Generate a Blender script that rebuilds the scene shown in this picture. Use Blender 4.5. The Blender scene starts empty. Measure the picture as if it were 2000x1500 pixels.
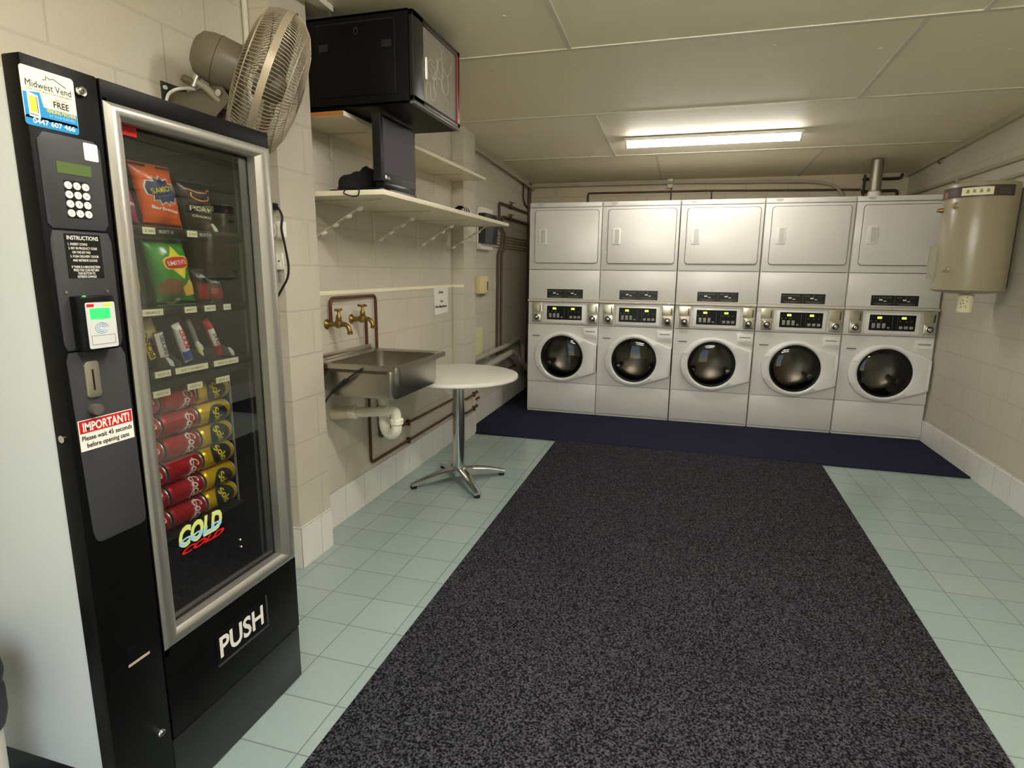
import bpy, bmesh, math, random
from mathutils import Vector, Matrix
random.seed(7)
C = bpy.context.scene.collection
SC = bpy.context.scene
PI = math.pi

# ------------------------------------------------------------ camera, light, exposure
cam_d = bpy.data.cameras.new('camera')
cam = bpy.data.objects.new('camera', cam_d)
C.objects.link(cam)
cam_d.sensor_fit = 'HORIZONTAL'
cam_d.sensor_width = 36.0
cam_d.lens = 36.0 * 1146.65 / 2000.0
cam_d.clip_start = 0.02
def cam_matrix(a, b, c, pos):
    rz = Matrix(((math.cos(c), -math.sin(c), 0), (math.sin(c), math.cos(c), 0), (0, 0, 1)))
    rx = Matrix(((1, 0, 0), (0, math.cos(b), -math.sin(b)), (0, math.sin(b), math.cos(b))))
    ry = Matrix(((math.cos(a), 0, math.sin(a)), (0, 1, 0), (-math.sin(a), 0, math.cos(a))))
    r = rz @ rx @ ry @ Matrix(((1, 0, 0), (0, 0, -1), (0, 1, 0)))
    rt = r.transposed() @ Matrix(((1, 0, 0), (0, -1, 0), (0, 0, -1)))
    m = rt.to_4x4()
    m.translation = pos
    return m
cam.matrix_world = cam_matrix(0.28126537, 0.19131492, 0.01063503, (1.45455, -5.56546, 1.39028))
SC.camera = cam

world = bpy.data.worlds.new('sky')
SC.world = world
world.use_nodes = True
wn = world.node_tree.nodes
wbg = wn['Background']
wbg.inputs['Color'].default_value = (0.60, 0.82, 1.0, 1)
wbg.inputs['Strength'].default_value = 0.52
sun_d = bpy.data.lights.new('sun', 'SUN')
sun_d.energy = 2.0
sun_d.angle = 0.01
sun_d.color = (1.0, 0.95, 0.84)
sun = bpy.data.objects.new('sun', sun_d)
C.objects.link(sun)
sun.rotation_euler = Vector((0.45, 0.22, -0.80)).to_track_quat('-Z', 'Y').to_euler()
SC.view_settings.view_transform = 'Standard'
SC.view_settings.look = 'None'
SC.view_settings.exposure = 2.2
SC.view_settings.gamma = 1.0
SC.view_settings.use_curve_mapping = False
SC.cycles.max_bounces = 10
SC.cycles.diffuse_bounces = 6
SC.cycles.use_denoising = True
SC.cycles.sample_clamp_indirect = 6.0

# ------------------------------------------------------------ helpers
def col(r, g, b):
    f = lambda v: (v / 255 / 12.92) if v / 255 <= 0.04045 else ((v / 255 + 0.055) / 1.055) ** 2.4
    return (f(r), f(g), f(b), 1.0)

def mat(name, c, rough=0.5, metal=0.0, emit=None, es=1.0, noise=0.0, nscale=20.0, bump=0.0, bscale=80.0, spec=0.5, coat=0.0):
    m = bpy.data.materials.new(name)
    m.use_nodes = True
    nt = m.node_tree
    p = nt.nodes['Principled BSDF']
    p.inputs['Base Color'].default_value = c
    p.inputs['Roughness'].default_value = rough
    p.inputs['Metallic'].default_value = metal
    p.inputs['Specular IOR Level'].default_value = spec
    p.inputs['Coat Weight'].default_value = coat
    if emit:
        p.inputs['Emission Color'].default_value = emit
        p.inputs['Emission Strength'].default_value = es
    tc = nt.nodes.new('ShaderNodeTexCoord')
    if noise:
        n = nt.nodes.new('ShaderNodeTexNoise')
        n.inputs['Scale'].default_value = nscale
        n.inputs['Detail'].default_value = 6
        nt.links.new(tc.outputs['Object'], n.inputs['Vector'])
        mx = nt.nodes.new('ShaderNodeMix')
        mx.data_type = 'RGBA'
        mx.inputs[6].default_value = tuple(max(0, v * (1 - noise)) for v in c[:3]) + (1,)
        mx.inputs[7].default_value = tuple(min(1, v * (1 + noise)) for v in c[:3]) + (1,)
        nt.links.new(n.outputs['Fac'], mx.inputs[0])
        nt.links.new(mx.outputs[2], p.inputs['Base Color'])
    if bump:
        n2 = nt.nodes.new('ShaderNodeTexNoise')
        n2.inputs['Scale'].default_value = bscale
        n2.inputs['Detail'].default_value = 4
        nt.links.new(tc.outputs['Object'], n2.inputs['Vector'])
        b = nt.nodes.new('ShaderNodeBump')
        b.inputs['Strength'].default_value = bump
        b.inputs['Distance'].default_value = 0.01
        nt.links.new(n2.outputs['Fac'], b.inputs['Height'])
        nt.links.new(b.outputs['Normal'], p.inputs['Normal'])
    return m

def block_mat(name, c1, c2, axis, mortar=0.006):
    """painted concrete blocks, 0.39 x 0.19, laid in a plane whose horizontal axis is x or y"""
    m = mat(name, c1, 0.62)
    nt = m.node_tree
    p = nt.nodes['Principled BSDF']
    tc = nt.nodes.new('ShaderNodeTexCoord')
    sep = nt.nodes.new('ShaderNodeSeparateXYZ')
    cmb = nt.nodes.new('ShaderNodeCombineXYZ')
    nt.links.new(tc.outputs['Object'], sep.inputs[0])
    nt.links.new(sep.outputs[axis], cmb.inputs['X'])
    nt.links.new(sep.outputs['Z'], cmb.inputs['Y'])
    br = nt.nodes.new('ShaderNodeTexBrick')
    br.inputs['Scale'].default_value = 1.0
    br.inputs['Brick Width'].default_value = 0.40
    br.inputs['Row Height'].default_value = 0.20
    br.inputs['Mortar Size'].default_value = mortar
    br.inputs['Mortar Smooth'].default_value = 0.6
    nt.links.new(cmb.outputs[0], br.inputs['Vector'])
    n = nt.nodes.new('ShaderNodeTexNoise')
    n.inputs['Scale'].default_value = 3.0
    n.inputs['Detail'].default_value = 8
    nt.links.new(tc.outputs['Object'], n.inputs['Vector'])
    mx = nt.nodes.new('ShaderNodeMix')
    mx.data_type = 'RGBA'
    mx.inputs[6].default_value = c1
    mx.inputs[7].default_value = c2
    nt.links.new(n.outputs['Fac'], mx.inputs[0])
    mx2 = nt.nodes.new('ShaderNodeMix')
    mx2.data_type = 'RGBA'
    mx2.inputs[7].default_value = tuple(v * 0.965 for v in c2[:3]) + (1,)
    nt.links.new(br.outputs['Fac'], mx2.inputs[0])
    nt.links.new(mx.outputs[2], mx2.inputs[6])
    nt.links.new(mx2.outputs[2], p.inputs['Base Color'])
    n2 = nt.nodes.new('ShaderNodeTexNoise')
    n2.inputs['Scale'].default_value = 60.0
    n2.inputs['Detail'].default_value = 5
    nt.links.new(tc.outputs['Object'], n2.inputs['Vector'])
    ma = nt.nodes.new('ShaderNodeMath')
    ma.operation = 'MULTIPLY_ADD'
    ma.inputs[1].default_value = -0.8
    nt.links.new(br.outputs['Fac'], ma.inputs[0])
    nt.links.new(n2.outputs['Fac'], ma.inputs[2])
    b = nt.nodes.new('ShaderNodeBump')
    b.inputs['Strength'].default_value = 0.30
    b.inputs['Distance'].default_value = 0.006
    nt.links.new(ma.outputs[0], b.inputs['Height'])
    nt.links.new(b.outputs['Normal'], p.inputs['Normal'])
    return m

def tile_mat(name, c1, c2, grout, w, h, off, axes=('X', 'Y'), mortar=0.0022, rough=0.18, bumpd=0.002):
    m = mat(name, c1, rough)
    nt = m.node_tree
    p = nt.nodes['Principled BSDF']
    tc = nt.nodes.new('ShaderNodeTexCoord')
    sep = nt.nodes.new('ShaderNodeSeparateXYZ')
    cmb = nt.nodes.new('ShaderNodeCombineXYZ')
    nt.links.new(tc.outputs['Object'], sep.inputs[0])
    for k, ax in enumerate(axes):
        a = nt.nodes.new('ShaderNodeMath')
        a.operation = 'ADD'
        a.inputs[1].default_value = off[k]
        nt.links.new(sep.outputs[ax], a.inputs[0])
        nt.links.new(a.outputs[0], cmb.inputs[k])
    br = nt.nodes.new('ShaderNodeTexBrick')
    br.offset = 0.0
    br.inputs['Scale'].default_value = 1.0
    br.inputs['Brick Width'].default_value = w
    br.inputs['Row Height'].default_value = h
    br.inputs['Mortar Size'].default_value = mortar
    br.inputs['Mortar Smooth'].default_value = 0.2
    br.inputs['Color1'].default_value = c1
    br.inputs['Color2'].default_value = c2
    br.inputs['Mortar'].default_value = grout
    nt.links.new(cmb.outputs[0], br.inputs['Vector'])
    n = nt.nodes.new('ShaderNodeTexNoise')
    n.inputs['Scale'].default_value = 180.0
    n.inputs['Detail'].default_value = 3
    nt.links.new(tc.outputs['Object'], n.inputs['Vector'])
    mx = nt.nodes.new('ShaderNodeMix')
    mx.data_type = 'RGBA'
    mx.blend_type = 'MULTIPLY'
    mx.inputs[0].default_value = 0.22
    nt.links.new(br.outputs['Color'], mx.inputs[6])
    nt.links.new(n.outputs['Color'], mx.inputs[7])
    nt.links.new(mx.outputs[2], p.inputs['Base Color'])
    b = nt.nodes.new('ShaderNodeBump')
    b.invert = True
    b.inputs['Strength'].default_value = 0.5
    b.inputs['Distance'].default_value = bumpd
    nt.links.new(br.outputs['Fac'], b.inputs['Height'])
    nt.links.new(b.outputs['Normal'], p.inputs['Normal'])
    return m

def carpet_mat(name, dark, light, scale, thresh=(0.42, 0.68)):
    m = mat(name, dark, 0.95, spec=0.1)
    nt = m.node_tree
    p = nt.nodes['Principled BSDF']
    tc = nt.nodes.new('ShaderNodeTexCoord')
    n = nt.nodes.new('ShaderNodeTexNoise')
    n.inputs['Scale'].default_value = scale
    n.inputs['Detail'].default_value = 2
    nt.links.new(tc.outputs['Object'], n.inputs['Vector'])
    r = nt.nodes.new('ShaderNodeValToRGB')
    r.color_ramp.elements[0].position = thresh[0]
    r.color_ramp.elements[0].color = dark
    r.color_ramp.elements[1].position = thresh[1]
    r.color_ramp.elements[1].color = light
    nt.links.new(n.outputs['Fac'], r.inputs['Fac'])
    n3 = nt.nodes.new('ShaderNodeTexNoise')
    n3.inputs['Scale'].default_value = 1.3
    n3.inputs['Detail'].default_value = 5
    nt.links.new(tc.outputs['Object'], n3.inputs['Vector'])
    mx = nt.nodes.new('ShaderNodeMix')
    mx.data_type = 'RGBA'
    mx.blend_type = 'MULTIPLY'
    mx.inputs[0].default_value = 0.35
    nt.links.new(r.outputs['Color'], mx.inputs[6])
    nt.links.new(n3.outputs['Fac'], mx.inputs[7])
    nt.links.new(mx.outputs[2], p.inputs['Base Color'])
    b = nt.nodes.new('ShaderNodeBump')
    b.inputs['Strength'].default_value = 0.8
    b.inputs['Distance'].default_value = 0.006
    nt.links.new(n.outputs['Fac'], b.inputs['Height'])
    nt.links.new(b.outputs['Normal'], p.inputs['Normal'])
    return m

def pane_mat(name, tint, refl=1.0, ior=1.5, rough=0.0):
    """thin sheet of glass: lets light straight through, reflects by Fresnel"""
    m = bpy.data.materials.new(name)
    m.use_nodes = True
    nt = m.node_tree
    nt.nodes.remove(nt.nodes['Principled BSDF'])
    out = nt.nodes['Material Output']
    t = nt.nodes.new('ShaderNodeBsdfTransparent')
    t.inputs['Color'].default_value = tint
    g = nt.nodes.new('ShaderNodeBsdfGlossy')
    g.inputs['Roughness'].default_value = rough
    f = nt.nodes.new('ShaderNodeFresnel')
    f.inputs['IOR'].default_value = ior
    k = nt.nodes.new('ShaderNodeMath')
    k.operation = 'MULTIPLY'
    k.inputs[1].default_value = refl
    nt.links.new(f.outputs[0], k.inputs[0])
    mx = nt.nodes.new('ShaderNodeMixShader')
    nt.links.new(k.outputs[0], mx.inputs[0])
    nt.links.new(t.outputs[0], mx.inputs[1])
    nt.links.new(g.outputs[0], mx.inputs[2])
    nt.links.new(mx.outputs[0], out.inputs['Surface'])
    return m

ORG = {}
def bm_new():
    return bmesh.new()

def box(bm, x0, x1, y0, y1, z0, z1, bev=0.0, seg=2):
    t = bmesh.new()
    bmesh.ops.create_cube(t, size=1.0)
    for v in t.verts:
        v.co = Vector(((x0 + x1) / 2 + v.co.x * (x1 - x0), (y0 + y1) / 2 + v.co.y * (y1 - y0), (z0 + z1) / 2 + v.co.z * (z1 - z0)))
    if bev:
        bmesh.ops.bevel(t, geom=list(t.edges), offset=bev, segments=seg, profile=0.5, affect='EDGES', clamp_overlap=True)
    add(bm, t)
    return bm

def add(bm, t, m=None):
    if m is not None:
        bmesh.ops.transform(t, matrix=m, verts=t.verts)
    me = bpy.data.meshes.new('tmp')
    t.to_mesh(me)
    t.free()
    bm.from_mesh(me)
    bpy.data.meshes.remove(me)

def frame_of(d):
    d = Vector(d).normalized()
    u = d.cross(Vector((0, 0, 1)))
    if u.length < 1e-4:
        u = Vector((1, 0, 0))
    u.normalize()
    return u, d.cross(u).normalized(), d

def lathe(bm, prof, base, axis=(0, 0, 1), n=32, cap=True):
    """prof: list of (radius, distance along the axis)"""
    u, w, d = frame_of(axis)
    base = Vector(base)
    rings = []
    for r, h in prof:
        if r < 1e-6:
            rings.append([bm.verts.new(base + d * h)])
        else:
            rings.append([bm.verts.new(base + d * h + (u * math.cos(2 * PI * k / n) + w * math.sin(2 * PI * k / n)) * r) for k in range(n)])
    for a, b in zip(rings, rings[1:]):
        for k in range(n):
            q = [a[k % len(a)], a[(k + 1) % len(a)], b[(k + 1) % len(b)], b[k % len(b)]]
            q2 = []
            for v in q:
                if v not in q2:
                    q2.append(v)
            if len(q2) > 2:
                bm.faces.new(q2)
    if cap:
        for rg in (rings[0], rings[-1]):
            if len(rg) > 2:
                bm.faces.new(rg)
    return bm

def cyl(bm, p0, p1, r, n=20, r2=None):
    d = Vector(p1) - Vector(p0)
    return lathe(bm, [(r, 0), (r if r2 is None else r2, d.length)], p0, d, n)

def fillet(pts, rad, n=5):
    pts = [Vector(p) for p in pts]
    out = [pts[0]]
    for a, b, c in zip(pts, pts[1:], pts[2:]):
        da, dc = (a - b), (c - b)
        r = min(rad, da.length * 0.49, dc.length * 0.49)
        s, e = b + da.normalized() * r, b + dc.normalized() * r
        for k in range(n + 1):
            t = k / n
            out.append(s * (1 - t) ** 2 + b * 2 * t * (1 - t) + e * t * t)
    out.append(pts[-1])
    return out

def smooth_path(pts, n=6):
    pts = [Vector(p) for p in pts]
    out = []
    for i in range(len(pts) - 1):
        p0, p1, p2, p3 = pts[max(i - 1, 0)], pts[i], pts[i + 1], pts[min(i + 2, len(pts) - 1)]
        for k in range(n):
            t = k / n
            out.append(0.5 * ((2 * p1) + (p2 - p0) * t + (2 * p0 - 5 * p1 + 4 * p2 - p3) * t * t + (3 * p1 - p0 - 3 * p2 + p3) * t ** 3))
    out.append(pts[-1])
    return out

def tube(bm, pts, r, n=10, closed=False):
    pts = [Vector(p) for p in pts]
    m = len(pts)
    rings = []
    u = None
    for i, p in enumerate(pts):
        if closed:
            t = pts[(i + 1) % m] - pts[i - 1]
        else:
            t = pts[min(i + 1, m - 1)] - pts[max(i - 1, 0)]
        if t.length < 1e-9:
            t = Vector((0, 0, 1))
        t.normalize()
        if u is None:
            u = frame_of(t)[0]
        u = (u - t * u.dot(t))
        if u.length < 1e-6:
            u = frame_of(t)[0]
        u.normalize()
        w = t.cross(u)
        rr = r[i] if isinstance(r, (list, tuple)) else r
        rings.append([bm.verts.new(p + (u * math.cos(2 * PI * k / n) + w * math.sin(2 * PI * k / n)) * rr) for k in range(n)])
    prs = list(zip(rings, rings[1:])) + ([(rings[-1], rings[0])] if closed else [])
    for a, b in prs:
        for k in range(n):
            bm.faces.new([a[k], a[(k + 1) % n], b[(k + 1) % n], b[k]])
    if not closed:
        bm.faces.new(rings[0])
        bm.faces.new(rings[-1])
    return bm

def prism(bm, pts, o, right, up, d0, d1, bev=0.0):
    """extrude a 2-D outline (in the right/up plane through o) along the normal from d0 to d1"""
    o, right, up = Vector(o), Vector(right).normalized(), Vector(up).normalized()
    nrm = right.cross(up)
    t = bmesh.new()
    a = [t.verts.new(o + right * x + up * y + nrm * d0) for x, y in pts]
    b = [t.verts.new(o + right * x + up * y + nrm * d1) for x, y in pts]
    t.faces.new(a)
    t.faces.new(b)
    for k in range(len(pts)):
        t.faces.new([a[k], a[(k + 1) % len(pts)], b[(k + 1) % len(pts)], b[k]])
    bmesh.ops.recalc_face_normals(t, faces=t.faces)
    if bev:
        es = [e for e in t.edges if all(v in b for v in e.verts)]
        bmesh.ops.bevel(t, geom=es, offset=bev, segments=2, profile=0.5, affect='EDGES')
    add(bm, t)
    return bm

def rrect(w, h, r, cx=0.0, cy=0.0, n=5):
    out = []
    for sx, sy, a0 in ((1, 1, 0), (-1, 1, PI / 2), (-1, -1, PI), (1, -1, 1.5 * PI)):
        for k in range(n + 1):
            a = a0 + k / n * PI / 2
            out.append((cx + sx * (w / 2 - r) + r * math.cos(a), cy + sy * (h / 2 - r) + r * math.sin(a)))
    return out

def hull(pts):
    pts = sorted(set(pts))
    def half(ps):
        h = []
        for p in ps:
            while len(h) > 1 and (h[-1][0] - h[-2][0]) * (p[1] - h[-2][1]) - (h[-1][1] - h[-2][1]) * (p[0] - h[-2][0]) <= 0:
                h.pop()
            h.append(p)
        return h
    a, b = half(pts), half(pts[::-1])
    return a[:-1] + b[:-1]

def origin_of(parent):
    while parent is not None:
        if parent.name in ORG:
            return ORG[parent.name]
        parent = parent.parent
    return Vector((0, 0, 0))

def obj(name, bm, m, parent=None, smooth=True, ang=0.6, label=None):
    """link a bmesh given in world coordinates as one mesh object"""
    off = origin_of(parent)
    bmesh.ops.remove_doubles(bm, verts=bm.verts, dist=1e-6)
    bmesh.ops.recalc_face_normals(bm, faces=bm.faces)
    for v in bm.verts:
        v.co -= off
    for e in bm.edges:
        if len(e.link_faces) == 2:
            e.smooth = e.calc_face_angle(0) < ang
    me = bpy.data.meshes.new(name)
    if smooth:
        for f in bm.faces:
            f.smooth = True
    bm.to_mesh(me)
    bm.free()
    o = bpy.data.objects.new(name, me)
    for mm in (m if isinstance(m, (list, tuple)) else [m]):
        me.materials.append(mm)
    C.objects.link(o)
    if parent is not None:
        o.parent = parent
    if label:
        o['label'] = label
    return o

def thing(name, label, cat, loc=(0, 0, 0), group=None):
    o = bpy.data.objects.new(name, None)
    o.empty_display_size = 0.1
    C.objects.link(o)
    o.location = loc
    ORG[o.name] = Vector(loc)
    tag(o, label, cat, group)
    return o

def tag(o, label, cat, group=None):
    o['label'] = label
    o['category'] = cat
    if group:
        o['group'] = group
    return o

def struct(name, bm, m, parent=None, smooth=False):
    o = obj(name, bm, m, parent, smooth)
    if parent is None:
        o['kind'] = 'structure'
    return o

def dup(root, loc, label=None):
    r = root.copy()
    C.objects.link(r)
    r.location = loc
    if label:
        r['label'] = label
    for ch in list(root.children):
        c = ch.copy()
        C.objects.link(c)
        c.parent = r
        for g in list(ch.children):
            d = g.copy()
            C.objects.link(d)
            d.parent = c
    return r

def text_bm(s, size, o, right, up, width=None, align='CENTER', bold=0.0, warp=None, shear=0.0, depth=0.0004):
    """lettering as a bmesh; width squeezes the line to that many metres"""
    cu = bpy.data.curves.new('lettering', 'FONT')
    cu.body = s
    cu.size = 1.0
    cu.align_x = 'LEFT'
    cu.offset = bold
    cu.shear = shear
    cu.extrude = 0.0
    cu.resolution_u = 3
    ob = bpy.data.objects.new('lettering', cu)
    C.objects.link(ob)
    dg = bpy.context.evaluated_depsgraph_get()
    me = bpy.data.meshes.new_from_object(ob.evaluated_get(dg))
    bpy.data.objects.remove(ob)
    bpy.data.curves.remove(cu)
    t = bmesh.new()
    t.from_mesh(me)
    bpy.data.meshes.remove(me)
    xs = [v.co.x for v in t.verts] or [0, 1]
    ys = [v.co.y for v in t.verts] or [0, 1]
    x0, x1, y0, y1 = min(xs), max(xs), min(ys), max(ys)
    kx = (width / max(1e-6, x1 - x0)) if width else size
    ky = size / 0.72
    if not width:
        kx = ky
    o, right, up = Vector(o), Vector(right).normalized(), Vector(up).normalized()
    nrm = right.cross(up)
    for v in t.verts:
        a = (v.co.x - ((x0 + x1) / 2 if align == 'CENTER' else x0)) * kx
        b = (v.co.y - 0.36) * ky
        if warp:
            a, b = warp(a, b)
        v.co = o + right * a + up * b + nrm * depth
    return t

def letters(name, m, parent, lines):
    """one mesh of several lines of lettering: (string, size, centre, right, up, kwargs)"""
    bm = bmesh.new()
    for s, size, o, right, up, kw in lines:
        add(bm, text_bm(s, size, o, right, up, **kw))
    off = origin_of(parent)
    for v in bm.verts:
        v.co -= off
    me = bpy.data.meshes.new(name)
    bm.to_mesh(me)
    bm.free()
    me.materials.append(m)
    o = bpy.data.objects.new(name, me)
    C.objects.link(o)
    o.parent = parent
    return o
X, Y, Z = Vector((1, 0, 0)), Vector((0, 1, 0)), Vector((0, 0, 1))

# ------------------------------------------------------------ materials
M = {}
M['wall_y'] = block_mat('painted block wall', col(204, 198, 184), col(191, 185, 170), 'Y')
M['wall_x'] = block_mat('painted block wall across', col(206, 196, 170), col(186, 174, 148), 'X')
M['ceiling'] = mat('painted ceiling sheet', col(238, 230, 206), 0.6, noise=0.04, nscale=2.5, bump=0.05, bscale=150)
M['strip'] = mat('ceiling cover strip', col(212, 208, 192), 0.55)
M['tile'] = tile_mat('pale green floor tile', col(160, 178, 175), col(153, 172, 170), col(122, 132, 129), 0.2, 0.2, (-0.055 + 4.0, 3.32 + 4.0))
M['skirt_y'] = tile_mat('white skirting tile', col(240, 239, 234), col(236, 235, 230), col(205, 202, 194), 0.2, 0.4, (4.03, 1.0), ('Y', 'Z'), 0.0025)
M['skirt_x'] = tile_mat('white skirting tile across', col(222, 220, 214), col(214, 212, 206), col(180, 178, 170), 0.2, 0.4, (4.188, 1.0), ('X', 'Z'), 0.0025)
M['runner'] = carpet_mat('charcoal ribbed carpet', col(14, 14, 17), col(92, 91, 100), 150)
M['blue'] = carpet_mat('navy carpet', col(32, 34, 52), col(58, 60, 86), 150)
M['ground'] = mat('sunlit paving outside', col(205, 190, 140), 0.9, noise=0.15, nscale=3)
M['enamel'] = mat('white enamel', col(218, 216, 212), 0.30, spec=0.5)
M['enamel2'] = mat('white plastic', col(230, 229, 226), 0.25)
M['gap'] = mat('dark gap', col(60, 56, 50), 0.8)
M['black'] = mat('black plastic', col(14, 14, 15), 0.35)
M['blackgloss'] = mat('black glossy panel', col(12, 13, 14), 0.3, spec=0.25)
M['blackmatt'] = mat('black powder coat', col(9, 9, 9), 0.42, bump=0.1, bscale=400, spec=0.12)
M['rubber'] = mat('black rubber', col(16, 16, 17), 0.7)
M['grey'] = mat('dark grey panel', col(58, 58, 61), 0.5, spec=0.3)
M['steel'] = mat('stainless steel', col(178, 172, 160), 0.28, metal=1.0, noise=0.06, nscale=9)
M['chrome'] = mat('polished aluminium', col(205, 205, 203), 0.16, metal=1.0)
M['silver'] = mat('brushed aluminium', col(186, 184, 178), 0.38, metal=0.85)
M['coin'] = mat('coin slide metal', col(196, 190, 172), 0.3, metal=0.9)
M['copper'] = mat('old copper pipe', col(98, 60, 44), 0.45, metal=0.55, noise=0.2, nscale=25)
M['brownpipe'] = mat('painted brown pipe', col(84, 64, 50), 0.6)
M['brass'] = mat('worn brass', col(142, 118, 66), 0.35, metal=0.9, noise=0.2, nscale=60)
M['pvc'] = mat('white plastic pipe', col(232, 228, 212), 0.35)
M['greypvc'] = mat('grey plastic pipe', col(164, 158, 148), 0.45)
M['shelf'] = mat('white laminate', col(228, 220, 196), 0.4)
M['wood'] = mat('raw board edge', col(176, 108, 44), 0.7, noise=0.2, nscale=40)
M['bracket'] = mat('painted steel bracket', col(206, 200, 176), 0.4)
M['fan'] = mat('grey brown fan paint', col(104, 96, 80), 0.4)
M['wire'] = mat('fan guard wire', col(160, 148, 128), 0.4, metal=0.3)
M['marble'] = mat('white marbled laminate', col(226, 224, 216), 0.3, noise=0.05, nscale=14)
M['heater'] = mat('beige enamelled steel', col(156, 148, 124), 0.28)
M['conduit'] = mat('painted conduit', col(178, 170, 150), 0.5)
M['duct'] = mat('galvanised duct', col(150, 144, 130), 0.4, metal=0.8, noise=0.2, nscale=30)
M['cream'] = mat('cream plastic', col(226, 208, 156), 0.4)
M['white'] = mat('white print', col(240, 238, 230), 0.5)
M['paper'] = mat('white paper', col(232, 228, 220), 0.8)
M['ink'] = mat('black print', col(24, 24, 26), 0.6)
M['greyink'] = mat('grey print', col(120, 118, 112), 0.6)
M['blueprint'] = mat('blue print', col(10, 140, 205), 0.4)
M['lightblue'] = mat('light blue print', col(150, 205, 245), 0.4)
M['yellow'] = mat('yellow print', col(240, 222, 50), 0.4)
M['red'] = mat('red print', col(205, 24, 30), 0.4)
M['darkred'] = mat('dark red print', col(120, 20, 22), 0.4)
M['redpaint'] = mat('red anodised trim', col(196, 50, 56), 0.35)
M['navy'] = mat('navy print', col(34, 44, 92), 0.4)
M['card'] = mat('cream price card', col(236, 230, 196), 0.6)
M['lcd'] = mat('green display, unlit', col(84, 104, 58), 0.3)
M['lcdlit'] = mat('green display, lit', col(20, 160, 40), 0.3, emit=col(30, 230, 60), es=1.0)
M['led'] = mat('yellow green display digits', col(120, 140, 40), 0.3, emit=col(190, 230, 60), es=1.2)
M['tube'] = mat('lit fluorescent diffuser', col(250, 250, 245), 0.4, emit=(1.0, 0.94, 0.84, 1), es=19.0)  # glow used only by the two added battens
M['tube_back'] = mat('lit fluorescent diffuser, older tube', col(250, 250, 245), 0.4, emit=(1.0, 0.95, 0.87, 1), es=8.0)  # set weaker so the dryers close by are not overlit
M['glass'] = pane_mat('clear glass', (0.93, 0.95, 0.94, 1), 0.38)
M['smoke'] = pane_mat('smoked door glass', (0.46, 0.44, 0.41, 1), 1.1)
M['rackglass'] = pane_mat('scratched smoked glass', (0.45, 0.45, 0.42, 1), 1.6, rough=0.06)
M['drum'] = mat('drum steel', col(150, 146, 140), 0.25, metal=1.0)

# ------------------------------------------------------------ the room
YF, YB, XL, XR = -6.3, 1.2, -0.305, 3.46
def ceil_z(y):
    return 2.40 - 0.038 * y
struct('floor', box(bm_new(), XL - 0.2, XR + 0.2, YF, YB + 0.2, -0.12, 0.0), M['tile'])
struct('ground', box(bm_new(), -30, 30, -45, YF, -0.2, -0.03), M['ground'])
bm = bm_new()
prism(bm, [(YF - 0.3, ceil_z(YF - 0.3)), (YB + 0.2, ceil_z(YB + 0.2)), (YB + 0.2, ceil_z(YB) + 0.5), (YF - 0.3, ceil_z(YB) + 0.5)], (XL - 0.2, 0, 0), Y, Z, 0, XR - XL + 0.4)
ceiling = struct('ceiling', bm, M['ceiling'])
def ceiling_strip(x0, y0, x1, y1, w=0.03):
    bm = bm_new()
    a, b = Vector((x0, y0, ceil_z(y0))), Vector((x1, y1, ceil_z(y1)))
    d = (b - a).normalized()
    s = d.cross(Z).normalized() * (w / 2)
    for dz0, dz1 in ((0.004, -0.004),):
        vs = [bm.verts.new(p + q + Z * dz) for dz in (dz0, dz1) for p, q in ((a, s), (a, -s), (b, -s), (b, s))]
        for f in ((0, 1, 2, 3), (4, 5, 6, 7), (0, 1, 5, 4), (1, 2, 6, 5), (2, 3, 7, 6), (3, 0, 4, 7)):
            bm.faces.new([vs[i] for i in f])
    obj('cover_strip', bm, M['strip'], ceiling, smooth=False)
for y in (-4.8, -3.6, -2.38, -1.27, -0.01):
    ceiling_strip(XL, y, XR, y)
for x, y0, y1 in ((0.82, -3.6, -2.39), (2.40, -2.37, -1.28), (0.78, -1.26, -0.02), (1.14, 0.0, YB), (2.48, 0.0, YB), (2.6, -3.6, -2.39)):
    ceiling_strip(x, y0, x, y1, 0.024)
bm = bm_new()
for xx, yy in ((0.35, -2.2), (0.8, -2.15), (1.3, -2.1), (1.8, -2.2), (2.3, -2.05), (2.7, -2.1), (0.3, -1.7), (1.1, -1.45), (1.6, -1.4), (2.1, -1.42), (0.5, -1.9), (0.6, -2.8), (1.2, -3.0), (2.9, -1.9)):
    cyl(bm, (xx, yy, ceil_z(yy) + 0.002), (xx, yy, ceil_z(yy) - 0.0025), 0.008, 10)
obj('nail_head', bm, M['strip'], ceiling)['kind'] = 'stuff'

struct('wall_left', box(bm_new(), XL - 0.2, XL, YF, YB, 0, 2.75), M['wall_y'])
struct('wall_right', box(bm_new(), XR, XR + 0.2, YF, YB, 0, 2.75), M['wall_y'])
struct('wall_back', box(bm_new(), XL - 0.2, XR + 0.2, YB, YB + 0.2, 0, 2.6), M['wall_x'])
bm = bm_new()
box(bm, XL - 0.2, XR + 0.2, YF - 0.2, YF, 2.25, 2.9)
box(bm, XL - 0.2, 0.12, YF - 0.2, YF, 0, 2.26)
box(bm, 1.48, XR + 0.2, YF - 0.2, YF, 0, 2.26)
struct('wall_front', bm, M['wall_x'])
def pier(name, y0, y1, x1):
    bm = bm_new()
    prism(bm, [(y0, 0), (y1, 0), (y1, ceil_z(y1) + 0.01), (y0, ceil_z(y0) + 0.01)], (XL - 0.01, 0, 0), Y, Z, 0, x1 - XL + 0.01)
    return bm
p1 = struct('trim_1', pier('pier', -3.385, -3.137, -0.193), M['wall_y'])
p2 = struct('trim_2', pier('pier', -1.185, -0.92, -0.212), M['wall_y'])

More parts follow.
